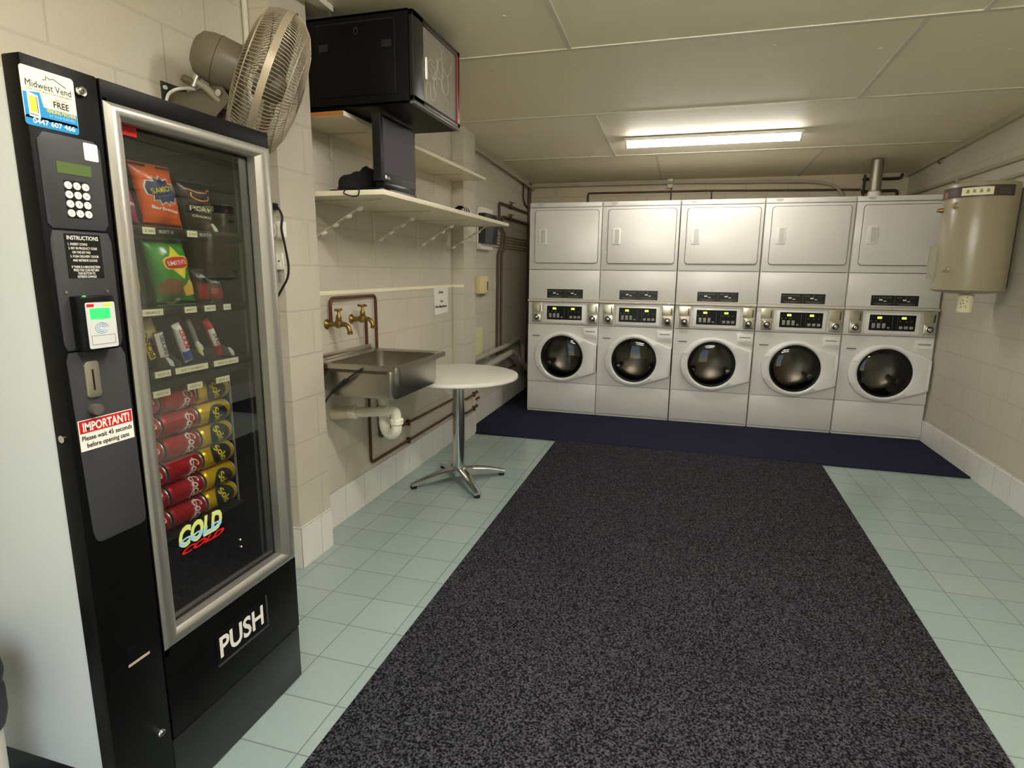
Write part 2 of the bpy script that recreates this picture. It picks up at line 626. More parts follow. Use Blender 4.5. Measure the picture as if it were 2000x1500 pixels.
# skirting tiles
bm = bm_new()
box(bm, XL, XL + 0.006, -3.137, -1.19, 0, 0.20, 0.0015)
box(bm, XL, XL + 0.006, -0.92, YB, 0, 0.20, 0.0015)
box(bm, XL, XL + 0.006, YF, -3.39, 0, 0.20, 0.0015)
struct('baseboard_left', bm, M['skirt_y'])
for nm, (y0, y1, xx) in (('trim_3', (-3.39, -3.137, -0.187)), ('trim_4', (-1.19, -0.92, -0.206))):
    bm = bm_new()
    box(bm, xx - 0.006, xx, y0, y1, 0, 0.205, 0.001)
    box(bm, XL, xx, y0 - 0.0005, y0 + 0.0055, 0, 0.205, 0.001)
    struct(nm, bm, M['skirt_y'])
struct('baseboard_right', box(bm_new(), 3.445, XR, YF, YB, 0, 0.182, 0.002), M['skirt_y'])
# cornice strips where the ceiling meets the side walls
def cornice(name, x0, x1, y0, y1, dz=0.045):
    bm = bm_new()
    prism(bm, [(y0, ceil_z(y0) - dz), (y1, ceil_z(y1) - dz), (y1, ceil_z(y1) + 0.005), (y0, ceil_z(y0) + 0.005)], (x0, 0, 0), Y, Z, 0, x1 - x0)
    return struct(name, bm, M['conduit'])
cornice('trim_5', XR - 0.03, XR, YF, YB)
cornice('trim_6', XL, XL + 0.03, -0.92, YB, 0.04)
cornice('trim_7', XL, XL + 0.03, -3.137, -1.185, 0.02)
# the thin raised cream strip that runs round the recess at splashback height
bm = bm_new()
box(bm, XL, XL + 0.003, -3.137, -1.185, 1.255, 1.275)
box(bm, XL, -0.212, -1.188, -1.185, 1.255, 1.275)
struct('trim_8', bm, mat('pale cream line', col(238, 234, 206), 0.5))

# floor coverings
bm = bm_new()
box(bm, -0.296, 3.444, -0.945, 1.19, 0.0005, 0.013, 0.003)
tag(obj('carpet_strip', bm, M['blue']), 'navy blue carpet strip across the floor under the row of laundry machines', 'carpet')
bm = bm_new()
prism(bm, [(0.505, -0.948), (0.497, -6.0), (2.40, -6.0), (2.505, -0.948)], (0, 0, 0.0005), X, Y, 0, 0.010, 0.003)
tag(obj('carpet_runner', bm, M['runner']), 'long charcoal speckled carpet runner laid down the middle of the tiled floor', 'carpet')

# ------------------------------------------------------------ fluorescent battens, the two nearer the entrance added for light
def batten(label, yb, tube_mat):
    zc = ceil_z(yb)
    t = thing('batten_light', label, 'ceiling light', (1.57, yb, zc))
    obj('housing', box(bm_new(), 0.925, 2.215, yb - 0.055, yb + 0.055, zc - 0.028, zc - 0.0022, 0.004), M['enamel2'], t)
    bm = bm_new()
    arc = [PI * k / 14 for k in range(15)]
    prism(bm, [(0.05 * math.cos(a), -0.042 * math.sin(a)) for a in arc], (0.945, yb, zc - 0.028), Y, Z, 0, 1.25)
    obj('diffuser', bm, tube_mat, t)
    for x0, x1 in ((0.932, 0.946), (2.194, 2.208)):
        bm = bm_new()
        prism(bm, [(0.054 * math.cos(a), -0.046 * math.sin(a)) for a in arc], (x0, yb, zc - 0.0275), Y, Z, 0, x1 - x0)
        obj('end_cap', bm, M['enamel2'], t)
batten('lit white fluorescent batten on the ceiling in front of the dryers', -0.58, M['tube_back'])
batten('added fluorescent batten, out of view, on the ceiling above the vending machine end', -3.95, M['tube'])  # unseen batten, added to even out the room's light
batten('added fluorescent batten, out of view, on the ceiling nearest the entrance', -5.15, M['tube'])  # another added batten out of view, brightens the front walls and ceiling

# ------------------------------------------------------------ the five stacked washer dryers
def machine_face(bm, outline, y0, y1, bev=0.004):
    prism(bm, outline, (0, y0, 0), X, Z, 0, y0 - y1, bev)
    return bm
def ring_bm(cx, cz, prof, y, n=48, sx=1.0):
    """lathe round the -y axis at (cx, y, cz); prof (radius, how far out of the face)"""
    bm = bm_new()
    rings = []
    for r, h in prof:
        if r < 1e-6:
            rings.append([bm.verts.new((cx, y - h, cz))])
        else:
            rings.append([bm.verts.new((cx + r * math.cos(2 * PI * k / n) * sx, y - h, cz + r * math.sin(2 * PI * k / n))) for k in range(n)])
    for a, b in zip(rings, rings[1:]):
        for k in range(n):
            q = []
            for v in (a[k % len(a)], a[(k + 1) % len(a)], b[(k + 1) % len(b)], b[k % len(b)]):
                if v not in q:
                    q.append(v)
            if len(q) > 2:
                bm.faces.new(q)
    return bm
def plate_hole(x0, x1, z0, z1, cx, cz, r, y0, y1, n=64):
    """flat panel with a round hole"""
    bm = bm_new()
    inner, outer = [], []
    angs = sorted(set([2 * PI * k / n for k in range(n)] + [math.atan2(b - cz, a - cx) % (2 * PI) for a in (x0, x1) for b in (z0, z1)]))
    for a in angs:
        c, s = math.cos(a), math.sin(a)
        tx = ((x1 - cx) if c > 0 else (x0 - cx)) / c if abs(c) > 1e-9 else 1e9
        tz = ((z1 - cz) if s > 0 else (z0 - cz)) / s if abs(s) > 1e-9 else 1e9
        tt = min(tx, tz)
        inner.append((cx + r * c, cz + r * s))
        outer.append((cx + tt * c, cz + tt * s))
    m = len(angs)
    v = {}
    for nm, pts in (('i', inner), ('o', outer)):
        for yy in (y0, y1):
            v[nm, yy] = [bm.verts.new((a, yy, b)) for a, b in pts]
    for k in range(m):
        j = (k + 1) % m
        bm.faces.new([v['i', y0][k], v['o', y0][k], v['o', y0][j], v['i', y0][j]])
        bm.faces.new([v['i', y1][k], v['o', y1][k], v['o', y1][j], v['i', y1][j]])
        bm.faces.new([v['i', y0][k], v['i', y0][j], v['i', y1][j], v['i', y1][k]])
        bm.faces.new([v['o', y0][k], v['o', y0][j], v['o', y1][j], v['o', y1][k]])
    return bm
MW, MH, ZB = 0.684, 2.0, 0.014
def make_machine(label):
    t = thing('stacked_washer_dryer', label, 'washer dryer', (0, 0, ZB), 'stacked washer dryers along the back wall')
    ORG[t.name] = Vector((0, 0, 0))
    f = 0.0
    # cabinet shell: sides, top, back
    bm = bm_new()
    box(bm, 0.0, 0.012, 0.02, 0.72, 0, MH, 0.003)
    box(bm, MW - 0.012, MW, 0.02, 0.72, 0, MH, 0.003)
    box(bm, 0.005, MW - 0.005, 0.02, 0.72, MH - 0.012, MH, 0.003)
    box(bm, 0.005, MW - 0.005, 0.71, 0.72, 0, MH)
    box(bm, 0.005, MW - 0.005, 0.02, 0.72, 0, 0.01)
    obj('cabinet', bm, M['enamel'], t)
    obj('inner_wall', box(bm_new(), 0.011, MW - 0.011, 0.028, 0.034, 0.86, MH - 0.011), M['gap'], t)
    # plinth, kick panel
    bm = box(bm_new(), 0.004, MW - 0.004, 0.006, 0.03, 0.0, 0.016, 0.003)
    obj('plinth', bm, M['enamel'], t)
    bm = box(bm_new(), 0.002, MW - 0.002, 0.0, 0.03, 0.020, 0.301, 0.005)
    obj('kick_panel', bm, M['enamel'], t)
    # washer front with the round opening
    bm = plate_hole(0.002, MW - 0.002, 0.305, 0.868, 0.345, 0.560, 0.195, 0.0, 0.03)
    fp = obj('washer_front', bm, M['enamel'], t)
    bg = obj('badge', box(bm_new(), 0.045, 0.120, -0.0012, 0.0005, 0.7500, 0.7585), mat('slate badge', col(70, 68, 84), 0.5), t)
    obj('badge_line', box(bm_new(), 0.054, 0.112, -0.0010, 0.0005, 0.7365, 0.7395), mat('pale badge line', col(176, 174, 178), 0.5), bg)
    # drum and lifters
    bm = bm_new()
    n = 40
    prof = [(0.196, 0.0), (0.20, -0.05), (0.235, -0.09), (0.24, -0.40), (0.20, -0.43), (0.0, -0.44)]
    rg = ring_bm(0.345, 0.56, prof, 0.0, n)
    dr = obj('drum', rg, M['drum'], t)
    for k in range(3):
        a = PI / 2 + k * 2 * PI / 3
        bm = bm_new()
        c, s = math.cos(a), math.sin(a)
        o = Vector((0.345 + 0.236 * c, 0.10, 0.56 + 0.236 * s))
        prism(bm, [(-0.045, 0.0), (0.045, 0.0), (0.018, 0.085), (-0.018, 0.085)], o, Vector((-s, 0, c)), Vector((-c, 0, -s)), -0.26, 0.0, 0.01)
        for v in bm.verts:
            v.co.y = 0.10 + abs(v.co.y - 0.10)
        obj('lifter', bm, M['drum'], dr)
    # door: white teardrop ring with pull tab on the right
    pts = [(0.345 + 0.272 * math.cos(2 * PI * k / 72) * (1.0 if math.cos(2 * PI * k / 72) < 0 else 0.93), 0.558 + 0.245 * math.sin(2 * PI * k / 72)) for k in range(72)]
    pts += [(0.676, 0.690), (0.676, 0.415)]
    hp = hull([(round(a, 5), round(b, 5)) for a, b in pts])
    bm = bm_new()
    outer = []
    for (a0, b0), (a1, b1) in zip(hp, hp[1:] + hp[:1]):
        n = max(1, int(math.hypot(a1 - a0, b1 - b0) / 0.012))
        outer += [(a0 + (a1 - a0) * k / n, b0 + (b1 - b0) * k / n) for k in range(n)]
    # the shell of the door: outer wall, sloping face, inner lip
    def off(pts, k):
        return [(0.345 + (a - 0.345) * k, 0.558 + (b - 0.558) * k) for a, b in pts]
    loops = []
    for kk, yy in ((1.0, -0.001), (1.0, -0.016), (0.985, -0.026), (0.95, -0.032)):
        loops.append([bm.verts.new((a, yy, b)) for a, b in off(outer, kk)])
    for yy, rr in ((-0.036, 0.222), (-0.030, 0.208), (-0.012, 0.200), (0.0, 0.198)):
        lp = []
        for a, b in outer:
            an = math.atan2(b - 0.56, a - 0.345)
            lp.append(bm.verts.new((0.345 + rr * math.cos(an), yy, 0.56 + rr * math.sin(an))))
        loops.append(lp)
    m = len(outer)
    for a, b in zip(loops, loops[1:]):
        for k in range(m):
            bm.faces.new([a[k], a[(k + 1) % m], b[(k + 1) % m], b[k]])
    door = obj('door', bm, M['enamel2'], t, ang=0.5)
    obj('door_seal', ring_bm(0.345, 0.56, [(0.207, 0.020), (0.205, 0.030), (0.195, 0.031), (0.176, 0.022), (0.170, 0.010)], 0.0, 64), M['blackgloss'], door)
    obj('door_glass', ring_bm(0.345, 0.56, [(0.197, 0.026), (0.175, 0.034), (0.13, 0.044), (0.07, 0.050), (0.0, 0.052)], 0.0, 48), M['smoke'], door)
    bm = box(bm_new(), 0.655, 0.678, -0.034, -0.004, 0.425, 0.682, 0.004)
    obj('door_handle', bm, M['enamel2'], door)
    obj('handle_gap', box(bm_new(), 0.679, 0.684, -0.010, -0.001, 0.43, 0.68), M['gap'], door)
    bm = bm_new()
    prism(bm, [(0.075, 0.655), (0.14, 0.655), (0.14, 0.648), (0.075, 0.648)], (0, -0.0345, 0), X, Z, 0, 0.002)
    obj('hinge_cover_edge', bm, M['enamel'], door)
    bm = bm_new()
    prism(bm, [(0.085, 0.475), (0.145, 0.455), (0.145, 0.448), (0.085, 0.468)], (0, -0.0345, 0), X, Z, 0, 0.002)
    obj('hinge_cover_edge', bm, M['enamel'], door)
    # detergent drawer
    bm = bm_new()
    prism(bm, rrect(0.136, 0.098, 0.008, 0.611, 0.797), (0, 0.0, 0), X, Z, 0, 0.007, 0.002)
    dd = obj('detergent_drawer', bm, M['enamel2'], t)
    bm = bm_new()
    prism(bm, [(0.565, 0.805), (0.660, 0.805), (0.668, 0.770), (0.557, 0.770)], (0, -0.007, 0), X, Z, 0, 0.010, 0.004)
    obj('drawer_pull', bm, M['enamel2'], dd)
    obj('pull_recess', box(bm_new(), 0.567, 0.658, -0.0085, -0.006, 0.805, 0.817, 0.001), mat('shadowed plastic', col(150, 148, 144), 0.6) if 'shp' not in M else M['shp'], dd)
    # control panel
    bm = box(bm_new(), 0.002, MW - 0.002, 0.0, 0.03, 0.872, 1.082, 0.004)
    obj('control_panel', bm, M['enamel'], t)
    bm = bm_new()
    prism(bm, rrect(0.40, 0.180, 0.012, 0.358, 0.976), (0, 0, 0), X, Z, 0, 0.010, 0.004)
    bz = obj('control_bezel', bm, M['enamel2'], t)
    bm = bm_new()
    prism(bm, rrect(0.338, 0.130, 0.004, 0.358, 0.981), (0, -0.010, 0), X, Z, 0, 0.002)
    obj('control_display', bm, M['blackgloss'], bz)
    for xx in (0.262, 0.440):
        letters('display_digits', M['led'], bz, [('88', 0.017, (xx, -0.0125, 1.022), X, Z, dict(width=0.034, bold=0.03))])
    gb = mat('grey button', col(150, 148, 144), 0.5)
    for x0, x1, z0, z1 in [(x0, x0 + 0.024, 0.935, 0.976) for x0 in (0.210, 0.248, 0.286)] + [(x0, x0 + 0.026, 0.932, 0.955) for x0 in (0.410, 0.448, 0.486)] + [(0.324, 0.342, 0.934, 0.946)]:
        obj('control_button', box(bm_new(), x0, x1, -0.0145, -0.011, z0, z1, 0.001), gb, bz)
    bm = bm_new()
    box(bm, 0.3575, 0.3592, -0.0135, -0.0115, 0.925, 1.035)
    box(bm, 0.395, 0.3962, -0.0135, -0.0115, 0.925, 1.035)
    for x0, z0 in ((0.20, 0.99), (0.232, 0.992), (0.27, 0.99), (0.41, 0.992), (0.455, 0.99), (0.49, 0.992)):
        box(bm, x0, x0 + 0.010, -0.0135, -0.0115, z0, z0 + 0.006)
    obj('control_lines', bm, M['greyink'], bz)
    # coin slides
    for x0 in (0.036, 0.577):
        bm = bm_new()
        prism(bm, rrect(0.104, 0.088, 0.004, x0 + 0.052, 1.030), (0, 0, 0), X, Z, 0, 0.006, 0.002)
        cb = obj('coin_slide', bm, M['coin'], t)
        bm = bm_new()
        prism(bm, rrect(0.092, 0.092, 0.004, x0 + 0.052, 0.936), (0, 0, 0), X, Z, 0, 0.022, 0.004)
        for dx in (-0.036, 0.036):
            for dz in (-0.036, 0.036):
                cyl(bm, (x0 + 0.052 + dx, -0.020, 0.936 + dz), (x0 + 0.052 + dx, -0.026, 0.936 + dz), 0.005, 10)
        obj('coin_box', bm, M['coin'], cb)
        bm = ring_bm(x0 + 0.052, 0.936, [(0.030, 0.020), (0.030, 0.030), (0.024, 0.032), (0.022, 0.027), (0.016, 0.027), (0.015, 0.036), (0.010, 0.038), (0.0, 0.038)], 0.0, 28)
        obj('lock_barrel', bm, M['chrome'], cb)
        obj('lock_gap', ring_bm(x0 + 0.052, 0.936, [(0.0225, 0.0275), (0.016, 0.0276)], -0.0005, 28), M['black'], cb)
        bm = box(bm_new(), x0 + 0.080, x0 + 0.087, -0.016, -0.004, 0.992, 1.055, 0.002)
        obj('coin_slot', bm, M['black'], cb)
    # ledge with screws, dryer lower panel
    bm = bm_new()
    prism(bm, [(-0.022, 1.086), (0.02, 1.086), (0.02, 1.106), (-0.008, 1.106), (-0.022, 1.098)], (0.0, 0, 0), Y, Z, 0, MW, 0.0)
    lg = obj('ledge', bm, mat('grey white trim', col(196, 190, 176), 0.35), t)
    bm = bm_new()
    for x0 in (0.05, 0.345, 0.635):
        cyl(bm, (x0, -0.0215, 1.092), (x0, -0.0245, 1.092), 0.005, 10)
    obj('screw', bm, M['chrome'], lg)
    obj('lower_panel', box(bm_new(), 0.002, MW - 0.002, 0.0, 0.03, 1.108, 1.383, 0.004), M['enamel'], t)
    bm = bm_new()
    prism(bm, rrect(0.345, 0.084, 0.002, 0.357, 1.163), (0, 0, 0), X, Z, 0, 0.002)
    dl = obj('dryer_label', bm, M['black'], t)
    bm = bm_new()
    random.seed(3)
    box(bm, 0.358, 0.3595, -0.003, -0.0015, 1.125, 1.20)
    for k in range(7):
        for x0 in (0.20, 0.375):
            if random.random() < 0.8:
                xa = x0 + 0.02 * k
                box(bm, xa, xa + random.uniform(0.006, 0.014), -0.003, -0.0015, 1.183, 1.190)
    for x0 in (0.205, 0.375):
        box(bm, x0, x0 + 0.135, -0.003, -0.0015, 1.137, 1.140)
        box(bm, x0 + 0.015, x0 + 0.11, -0.003, -0.0015, 1.128, 1.131)
    obj('label_print', bm, M['greyink'], dl)
    bm = bm_new()
    for x0 in (0.243, 0.415):
        box(bm, x0, x0 + 0.026, -0.0035, -0.0015, 1.162, 1.173)
        box(bm, x0 + 0.034, x0 + 0.054, -0.0035, -0.0015, 1.154, 1.161)
    obj('label_symbols', bm, M['white'], dl)
    # dryer front, its door and the top band
    obj('dryer_front', box(bm_new(), 0.002, MW - 0.002, 0.0, 0.03, 1.387, 1.952, 0.004), M['enamel'], t)
    obj('door_gap', machine_face(bm_new(), rrect(0.606, 0.486, 0.028, 0.355, 1.688), 0.0, -0.0012, 0), M['gap'], t)
    bm = machine_face(bm_new(), rrect(0.598, 0.478, 0.026, 0.355, 1.688), 0.0, -0.011, 0.004)
    dd2 = obj('dryer_door', bm, M['enamel'], t)
    bm = bm_new()
    prism(bm, rrect(0.074, 0.142, 0.008, 0.134, 1.690), (0, -0.011, 0), X, Z, 0, 0.006, 0.003)
    obj('dryer_handle', bm, M['enamel2'], dd2)
    bm = bm_new()
    prism(bm, rrect(0.040, 0.122, 0.006, 0.140, 1.690), (0, -0.0166, 0), X, Z, 0, 0.0012)
    hr = obj('handle_recess', bm, mat('recess shade grey', col(196, 194, 190), 0.5), dd2)  # raised plate, greyed to read as a shaded recess
    obj('recess_shade_edge', box(bm_new(), 0.121, 0.127, -0.0195, -0.0165, 1.636, 1.744, 0.001), mat('recess edge shade', col(160, 158, 154), 0.5), hr)  # darker strip paints the shade on the recess's left side
    obj('top_band', box(bm_new(), 0.002, MW - 0.002, 0.0, 0.03, 1.956, 1.998, 0.005), M['enamel'], t)
    bm = bm_new()
    prism(bm, [(0.070, 1.990), (0.140, 1.990), (0.125, 1.974), (0.105, 1.969), (0.085, 1.974)], (0, 0, 0), X, Z, 0, 0.0015)
    ml = obj('maker_badge', bm, mat('pale grey badge', col(176, 174, 184), 0.4), t)
    ORG[t.name] = Vector((0, 0, ZB))
    return t
m0 = make_machine('stacked washer dryer at the left end of the row, beside the pipes')
for k, lb in enumerate(('second white stacked washer dryer from the left end of the row',
                        'white stacked washer dryer in the middle of the row of five',
                        'second white stacked washer dryer from the right end of the row',
                        'stacked washer dryer at the right end of the row, partly behind the water heater'), 1):
    dup(m0, (0.6905 * k, 0, ZB), lb)
m0.location = (0.004, 0, ZB)

# ------------------------------------------------------------ vending machine
VX, VY0, VY1, VZ = 0.266, -4.703, -4.028, 1.772
vm = thing('vending_machine', 'tall black vending machine with a white side and a glass door of snacks and cans', 'vending machine', (0.0, -4.36, 0.0))
bm = bm_new()
box(bm, -0.285, 0.218, -4.700, -4.688, 0.212, 1.752, 0.003)
box(bm, -0.285, 0.218, -4.046, -4.034, 0.212, 1.752, 0.003)
box(bm, -0.285, 0.218, -4.695, -4.038, 1.74, 1.752, 0.003)
box(bm, -0.285, 0.218, -4.695, -4.038, 0.212, 0.226, 0.003)
box(bm, -0.285, -0.270, -4.695, -4.038, 0.212, 1.752)
obj('cabinet', bm, mat('white cabinet paint', col(204, 207, 210), 0.4), vm)
obj('base', box(bm_new(), -0.27, 0.21, -4.68, -4.045, 0.0, 0.213, 0.004), M['black'], vm)
# black liner of the display compartment
bm = bm_new()
box(bm, -0.262, -0.25, -4.56, -4.05, 0.40, 1.735)
box(bm, -0.25, 0.215, -4.56, -4.548, 0.40, 1.735)
box(bm, -0.25, 0.215, -4.052, -4.047, 0.40, 1.735)
box(bm, -0.25, 0.215, -4.55, -4.05, 1.722, 1.735)
box(bm, -0.25, 0.215, -4.55, -4.05, 0.40, 0.42)
obj('liner', bm, mat('dark liner', col(33, 29, 26), 0.6), vm)
# coin side of the front
bm = box(bm_new(), 0.220, VX, VY0, -4.5525, 0.008, VZ, 0.004)
cd = obj('coin_door', bm, M['blackmatt'], vm)
# main door: rails round the window, delivery panel
bm = bm_new()
box(bm, 0.220, VX, -4.549, VY1, 1.722, VZ, 0.004)
box(bm, 0.220, VX, -4.549, -4.535, 0.43, 1.735)
box(bm, 0.220, VX, -4.040, VY1, 0.43, 1.735, 0.003)
box(bm, 0.220, VX, -4.549, VY1, 0.196, 0.462, 0.003)
md = obj('display_door', bm, M['blackmatt'], vm)
obj('kick_plate', box(bm_new(), 0.216, 0.262, -4.549, VY1 + 0.001, 0.006, 0.190, 0.003), mat('dark kick plate', col(30, 34, 33), 0.4), vm)
# silver window frame with a rounded profile
def window_frame(outer, inner, x0):
    (a0, b0, a1, b1), (c0, d0, c1, d1) = outer, inner
    bm = bm_new()
    rings = []
    for k in range(9):
        t = k / 8
        y0, z0 = a0 + (c0 - a0) * t, b0 + (d0 - b0) * t
        y1, z1 = a1 + (c1 - a1) * t, b1 + (d1 - b1) * t
        x = x0 + 0.018 * math.sin(PI * (0.12 + 0.80 * t)) ** 0.8
        rings.append([bm.verts.new((x, y, z)) for y, z in ((y0, z0), (y1, z0), (y1, z1), (y0, z1))])
    rings.insert(0, [bm.verts.new((x0 - 0.01, y, z)) for y, z in ((a0, b0), (a1, b0), (a1, b1), (a0, b1))])
    rings.append([bm.verts.new((x0 - 0.034, y, z)) for y, z in ((c0, d0), (c1, d0), (c1, d1), (c0, d1))])
    for p, q in zip(rings, rings[1:]):
        for k in range(4):
            bm.faces.new([p[k], p[(k + 1) % 4], q[(k + 1) % 4], q[k]])
    return bm
obj('window_frame', window_frame((-4.547, 0.450, -4.031, 1.729), (-4.506, 0.489, -4.093, 1.697), VX - 0.006), M['silver'], md, ang=0.5)
bm = bm_new()
box(bm, 0.226, 0.240, -4.506, -4.500, 0.489, 1.697)
box(bm, 0.226, 0.240, -4.096, -4.090, 0.489, 1.697)
box(bm, 0.226, 0.240, -4.506, -4.090, 1.690, 1.699)
box(bm, 0.226, 0.240, -4.506, -4.090, 0.487, 0.496)
obj('gasket', bm, M['rubber'], md)
obj('window_glass', box(bm_new(), 0.2385, 0.2415, -4.508, -4.091, 0.487, 1.699), M['glass'], md)
obj('interior_lamp', box(bm_new(), 0.205, 0.218, -4.070, -4.062, 0.46, 1.70, 0.003), mat('unlit lamp cover', col(222, 226, 196), 0.4), vm)
obj('side_rail', box(bm_new(), 0.17, 0.175, -4.068, -4.062, 0.45, 1.72), mat('grey rail', col(110, 106, 98), 0.5), vm)
# delivery flap with PUSH
bm = bm_new()
prism(bm, rrect(0.205, 0.098, 0.004, -4.283, 0.343), (VX, 0, 0), Y, Z, 0.0, 0.001)
fl = obj('delivery_flap', bm, M['blackgloss'], md)
bm = bm_new()
box(bm, VX - 0.001, VX + 0.003, -4.386, -4.180, 0.288, 0.294)
box(bm, VX - 0.001, VX + 0.003, -4.183, -4.178, 0.288, 0.392)
obj('flap_edge', bm, mat('worn black edge', col(62, 58, 54), 0.5), fl)
letters('push_lettering', M['white'], fl, [('PUSH', 0.062, (VX + 0.0015, -4.287, 0.343), Y, Z, dict(width=0.178, bold=0.025))])
# grey control panel on the coin door, in three plates
gp = [(-4.688, 1.638), (-4.670, 1.640)]
bm = bm_new()
prism(bm, [(-4.692, 1.470), (-4.692, 1.625), (-4.680, 1.640), (-4.578, 1.640), (-4.566, 1.625), (-4.566, 1.475), (-4.575, 1.462), (-4.683, 1.462)], (VX, 0, 0), Y, Z, 0.0, 0.0025, 0.001)
gpo = obj('selection_panel', bm, M['grey'], cd)
bm = bm_new()
prism(bm, [(-4.686, 1.220), (-4.692, 1.235), (-4.692, 1.440), (-4.686, 1.458), (-4.570, 1.458), (-4.564, 1.440), (-4.564, 1.235), (-4.570, 1.220)], (VX, 0, 0), Y, Z, 0.0, 0.0025, 0.001)
rpo = obj('reader_panel', bm, M['grey'], cd)
bm = bm_new()
prism(bm, [(-4.686, 1.216), (-4.570, 1.216), (-4.562, 1.200), (-4.556, 0.820)] + [(-4.571 + 0.015 * math.cos(a), 0.815 + 0.015 * math.sin(a)) for a in (-0.4, -0.8, -1.57)] + [(-4.666 + 0.015 * math.cos(a), 0.815 + 0.015 * math.sin(a)) for a in (-1.57, -2.2, -2.8)] + [(-4.684, 0.83), (-4.692, 1.200)], (VX, 0, 0), Y, Z, 0.0, 0.0025, 0.001)
cpo = obj('coin_panel', bm, M['grey'], cd)
# display, keypad
bm = box(bm_new(), VX + 0.001, VX + 0.0034, -4.662, -4.592, 1.568, 1.590)
ds = obj('panel_display', bm, M['lcd'], gpo)
obj('keypad_plate', box(bm_new(), VX + 0.001, VX + 0.0032, -4.652, -4.603, 1.484, 1.556), M['black'], gpo)
keys = ['1', '2', '3', '4', '5', '6', '7', '8', '9', 'C', '0', 'E']
ln = []
for r in range(4):
    for c in range(3):
        yy, zz = -4.645 + c * 0.0178, 1.5465 - r * 0.0178
        bm = cyl(bm_new(), (VX + 0.003, yy, zz), (VX + 0.0055, yy, zz), 0.0072, 18)
        kk = obj('key', bm, M['white'], gpo)
        letters('key_digit', M['greyink'], kk, [(keys[r * 3 + c], 0.006, (VX + 0.0056, yy, zz), Y, Z, {})])
# the blank white square (a code was printed on it)
bm = bm_new()
prism(bm, rrect(0.030, 0.034, 0.003, -4.587, 1.618), (VX + 0.0025, 0, 0), Y, Z, 0.0, 0.0005)
obj('small_sticker', bm, M['white'], gpo)
# instruction label
bm = box(bm_new(), VX + 0.002, VX + 0.003, -4.666, -4.590, 1.365, 1.453)
il = obj('instruction_label', bm, M['black'], rpo)
L = [('INSTRUCTIONS', 0.0080, 1.4455, 0.066, -4.628)]
for s, w, z, y in (('1. INSERT COINS', 0.040, 1.433, -4.640), ('2. KEY IN PRODUCT CODE', 0.060, 1.425, -4.630), ('ON THE KEY PAD', 0.038, 1.417, -4.634),
                   ('3. PUSH DELIVERY DOOR', 0.060, 1.409, -4.628), ('AND RETRIEVE GOODS', 0.052, 1.401, -4.628), ('IF THERE IS A MALFUNCTION', 0.060, 1.388, -4.628),
                   ('PRESS THE COIN RETURN', 0.054, 1.3815, -4.628), ('PUSH BUTTON TO', 0.036, 1.375, -4.628), ('RETRIEVE CHANGE', 0.040, 1.3685, -4.628)):
    L.append((s, 0.0048, z, w, y))
letters('instruction_text', M['white'], il, [(s, sz, (VX + 0.0031, y, z), Y, Z, dict(width=w, bold=0.012)) for s, sz, z, w, y in L])
# card reader
bm = box(bm_new(), VX + 0.001, VX + 0.032, -4.672, -4.596, 1.218, 1.330, 0.004)
cr = obj('card_reader', bm, M['blackgloss'], rpo)
bm = bm_new()
prism(bm, rrect(0.064, 0.094, 0.004, -4.632, 1.270), (VX + 0.032, 0, 0), Y, Z, 0.0, 0.001)
obj('reader_face', bm, mat('pale grey face', col(204, 206, 206), 0.35), cr)
obj('reader_screen', box(bm_new(), VX + 0.0325, VX + 0.0335, -4.656, -4.612, 1.283, 1.305), M['lcdlit'], cr)
obj('reader_logo', box(bm_new(), VX + 0.0325, VX + 0.0335, -4.661, -4.646, 1.308, 1.314), M['red'], cr)
obj('reader_corner', box(bm_new(), VX + 0.0325, VX + 0.0335, -4.624, -4.608, 1.309, 1.3145), M['yellow'], cr)
bm = bm_new()
for k in range(3):
    r = 0.004 + 0.0035 * k
    tube(bm, [(VX + 0.0332, -4.634 + r * 1.3 * math.cos(a), 1.264 + r * math.sin(a)) for a in [PI * 0.05 + 1.8 * PI * q / 16 for q in range(17)]], 0.0005, 4)
obj('tap_symbol', bm, M['blueprint'], cr)
bm = bm_new()
for (a0, a1, b0, b1) in ((-4.658, -4.606, 1.249, 1.2498), (-4.658, -4.606, 1.231, 1.2318), (-4.658, -4.6572, 1.231, 1.2498), (-4.6068, -4.606, 1.231, 1.2498)):
    box(bm, VX + 0.0325, VX + 0.0334, a0, a1, b0, b1)
obj('reader_lines', bm, M['greyink'], cr)
obj('reader_light', cyl(bm_new(), (VX + 0.028, -4.660, 1.3295), (VX + 0.028, -4.660, 1.331), 0.003, 10), M['lcdlit'], cr)
for yy, zz in ((-4.676, 1.338), (-4.588, 1.338), (-4.672, 1.2195 + 0.004), (-4.590, 1.2225)):
    obj('panel_screw', cyl(bm_new(), (VX + 0.002, yy, zz), (VX + 0.0045, yy, zz), 0.003, 10), M['chrome'], rpo)
# coin slot, return knob
bm = bm_new()
prism(bm, rrect(0.031, 0.078, 0.008, -4.645, 1.156), (VX + 0.0025, 0, 0), Y, Z, 0.0, 0.005, 0.002)
cs = obj('coin_slot', bm, M['coin'], cpo)
obj('slot_opening', box(bm_new(), VX + 0.0065, VX + 0.0078, -4.6475, -4.6435, 1.133, 1.178), M['black'], cs)
bm = lathe(bm_new(), [(0.010, 0), (0.011, 0.006), (0.0125, 0.012), (0.0115, 0.018), (0.0, 0.019)], (VX + 0.002, -4.652, 1.094), X, 20)
obj('return_button', bm, mat('grey brown plastic', col(92, 86, 80), 0.4), cpo)
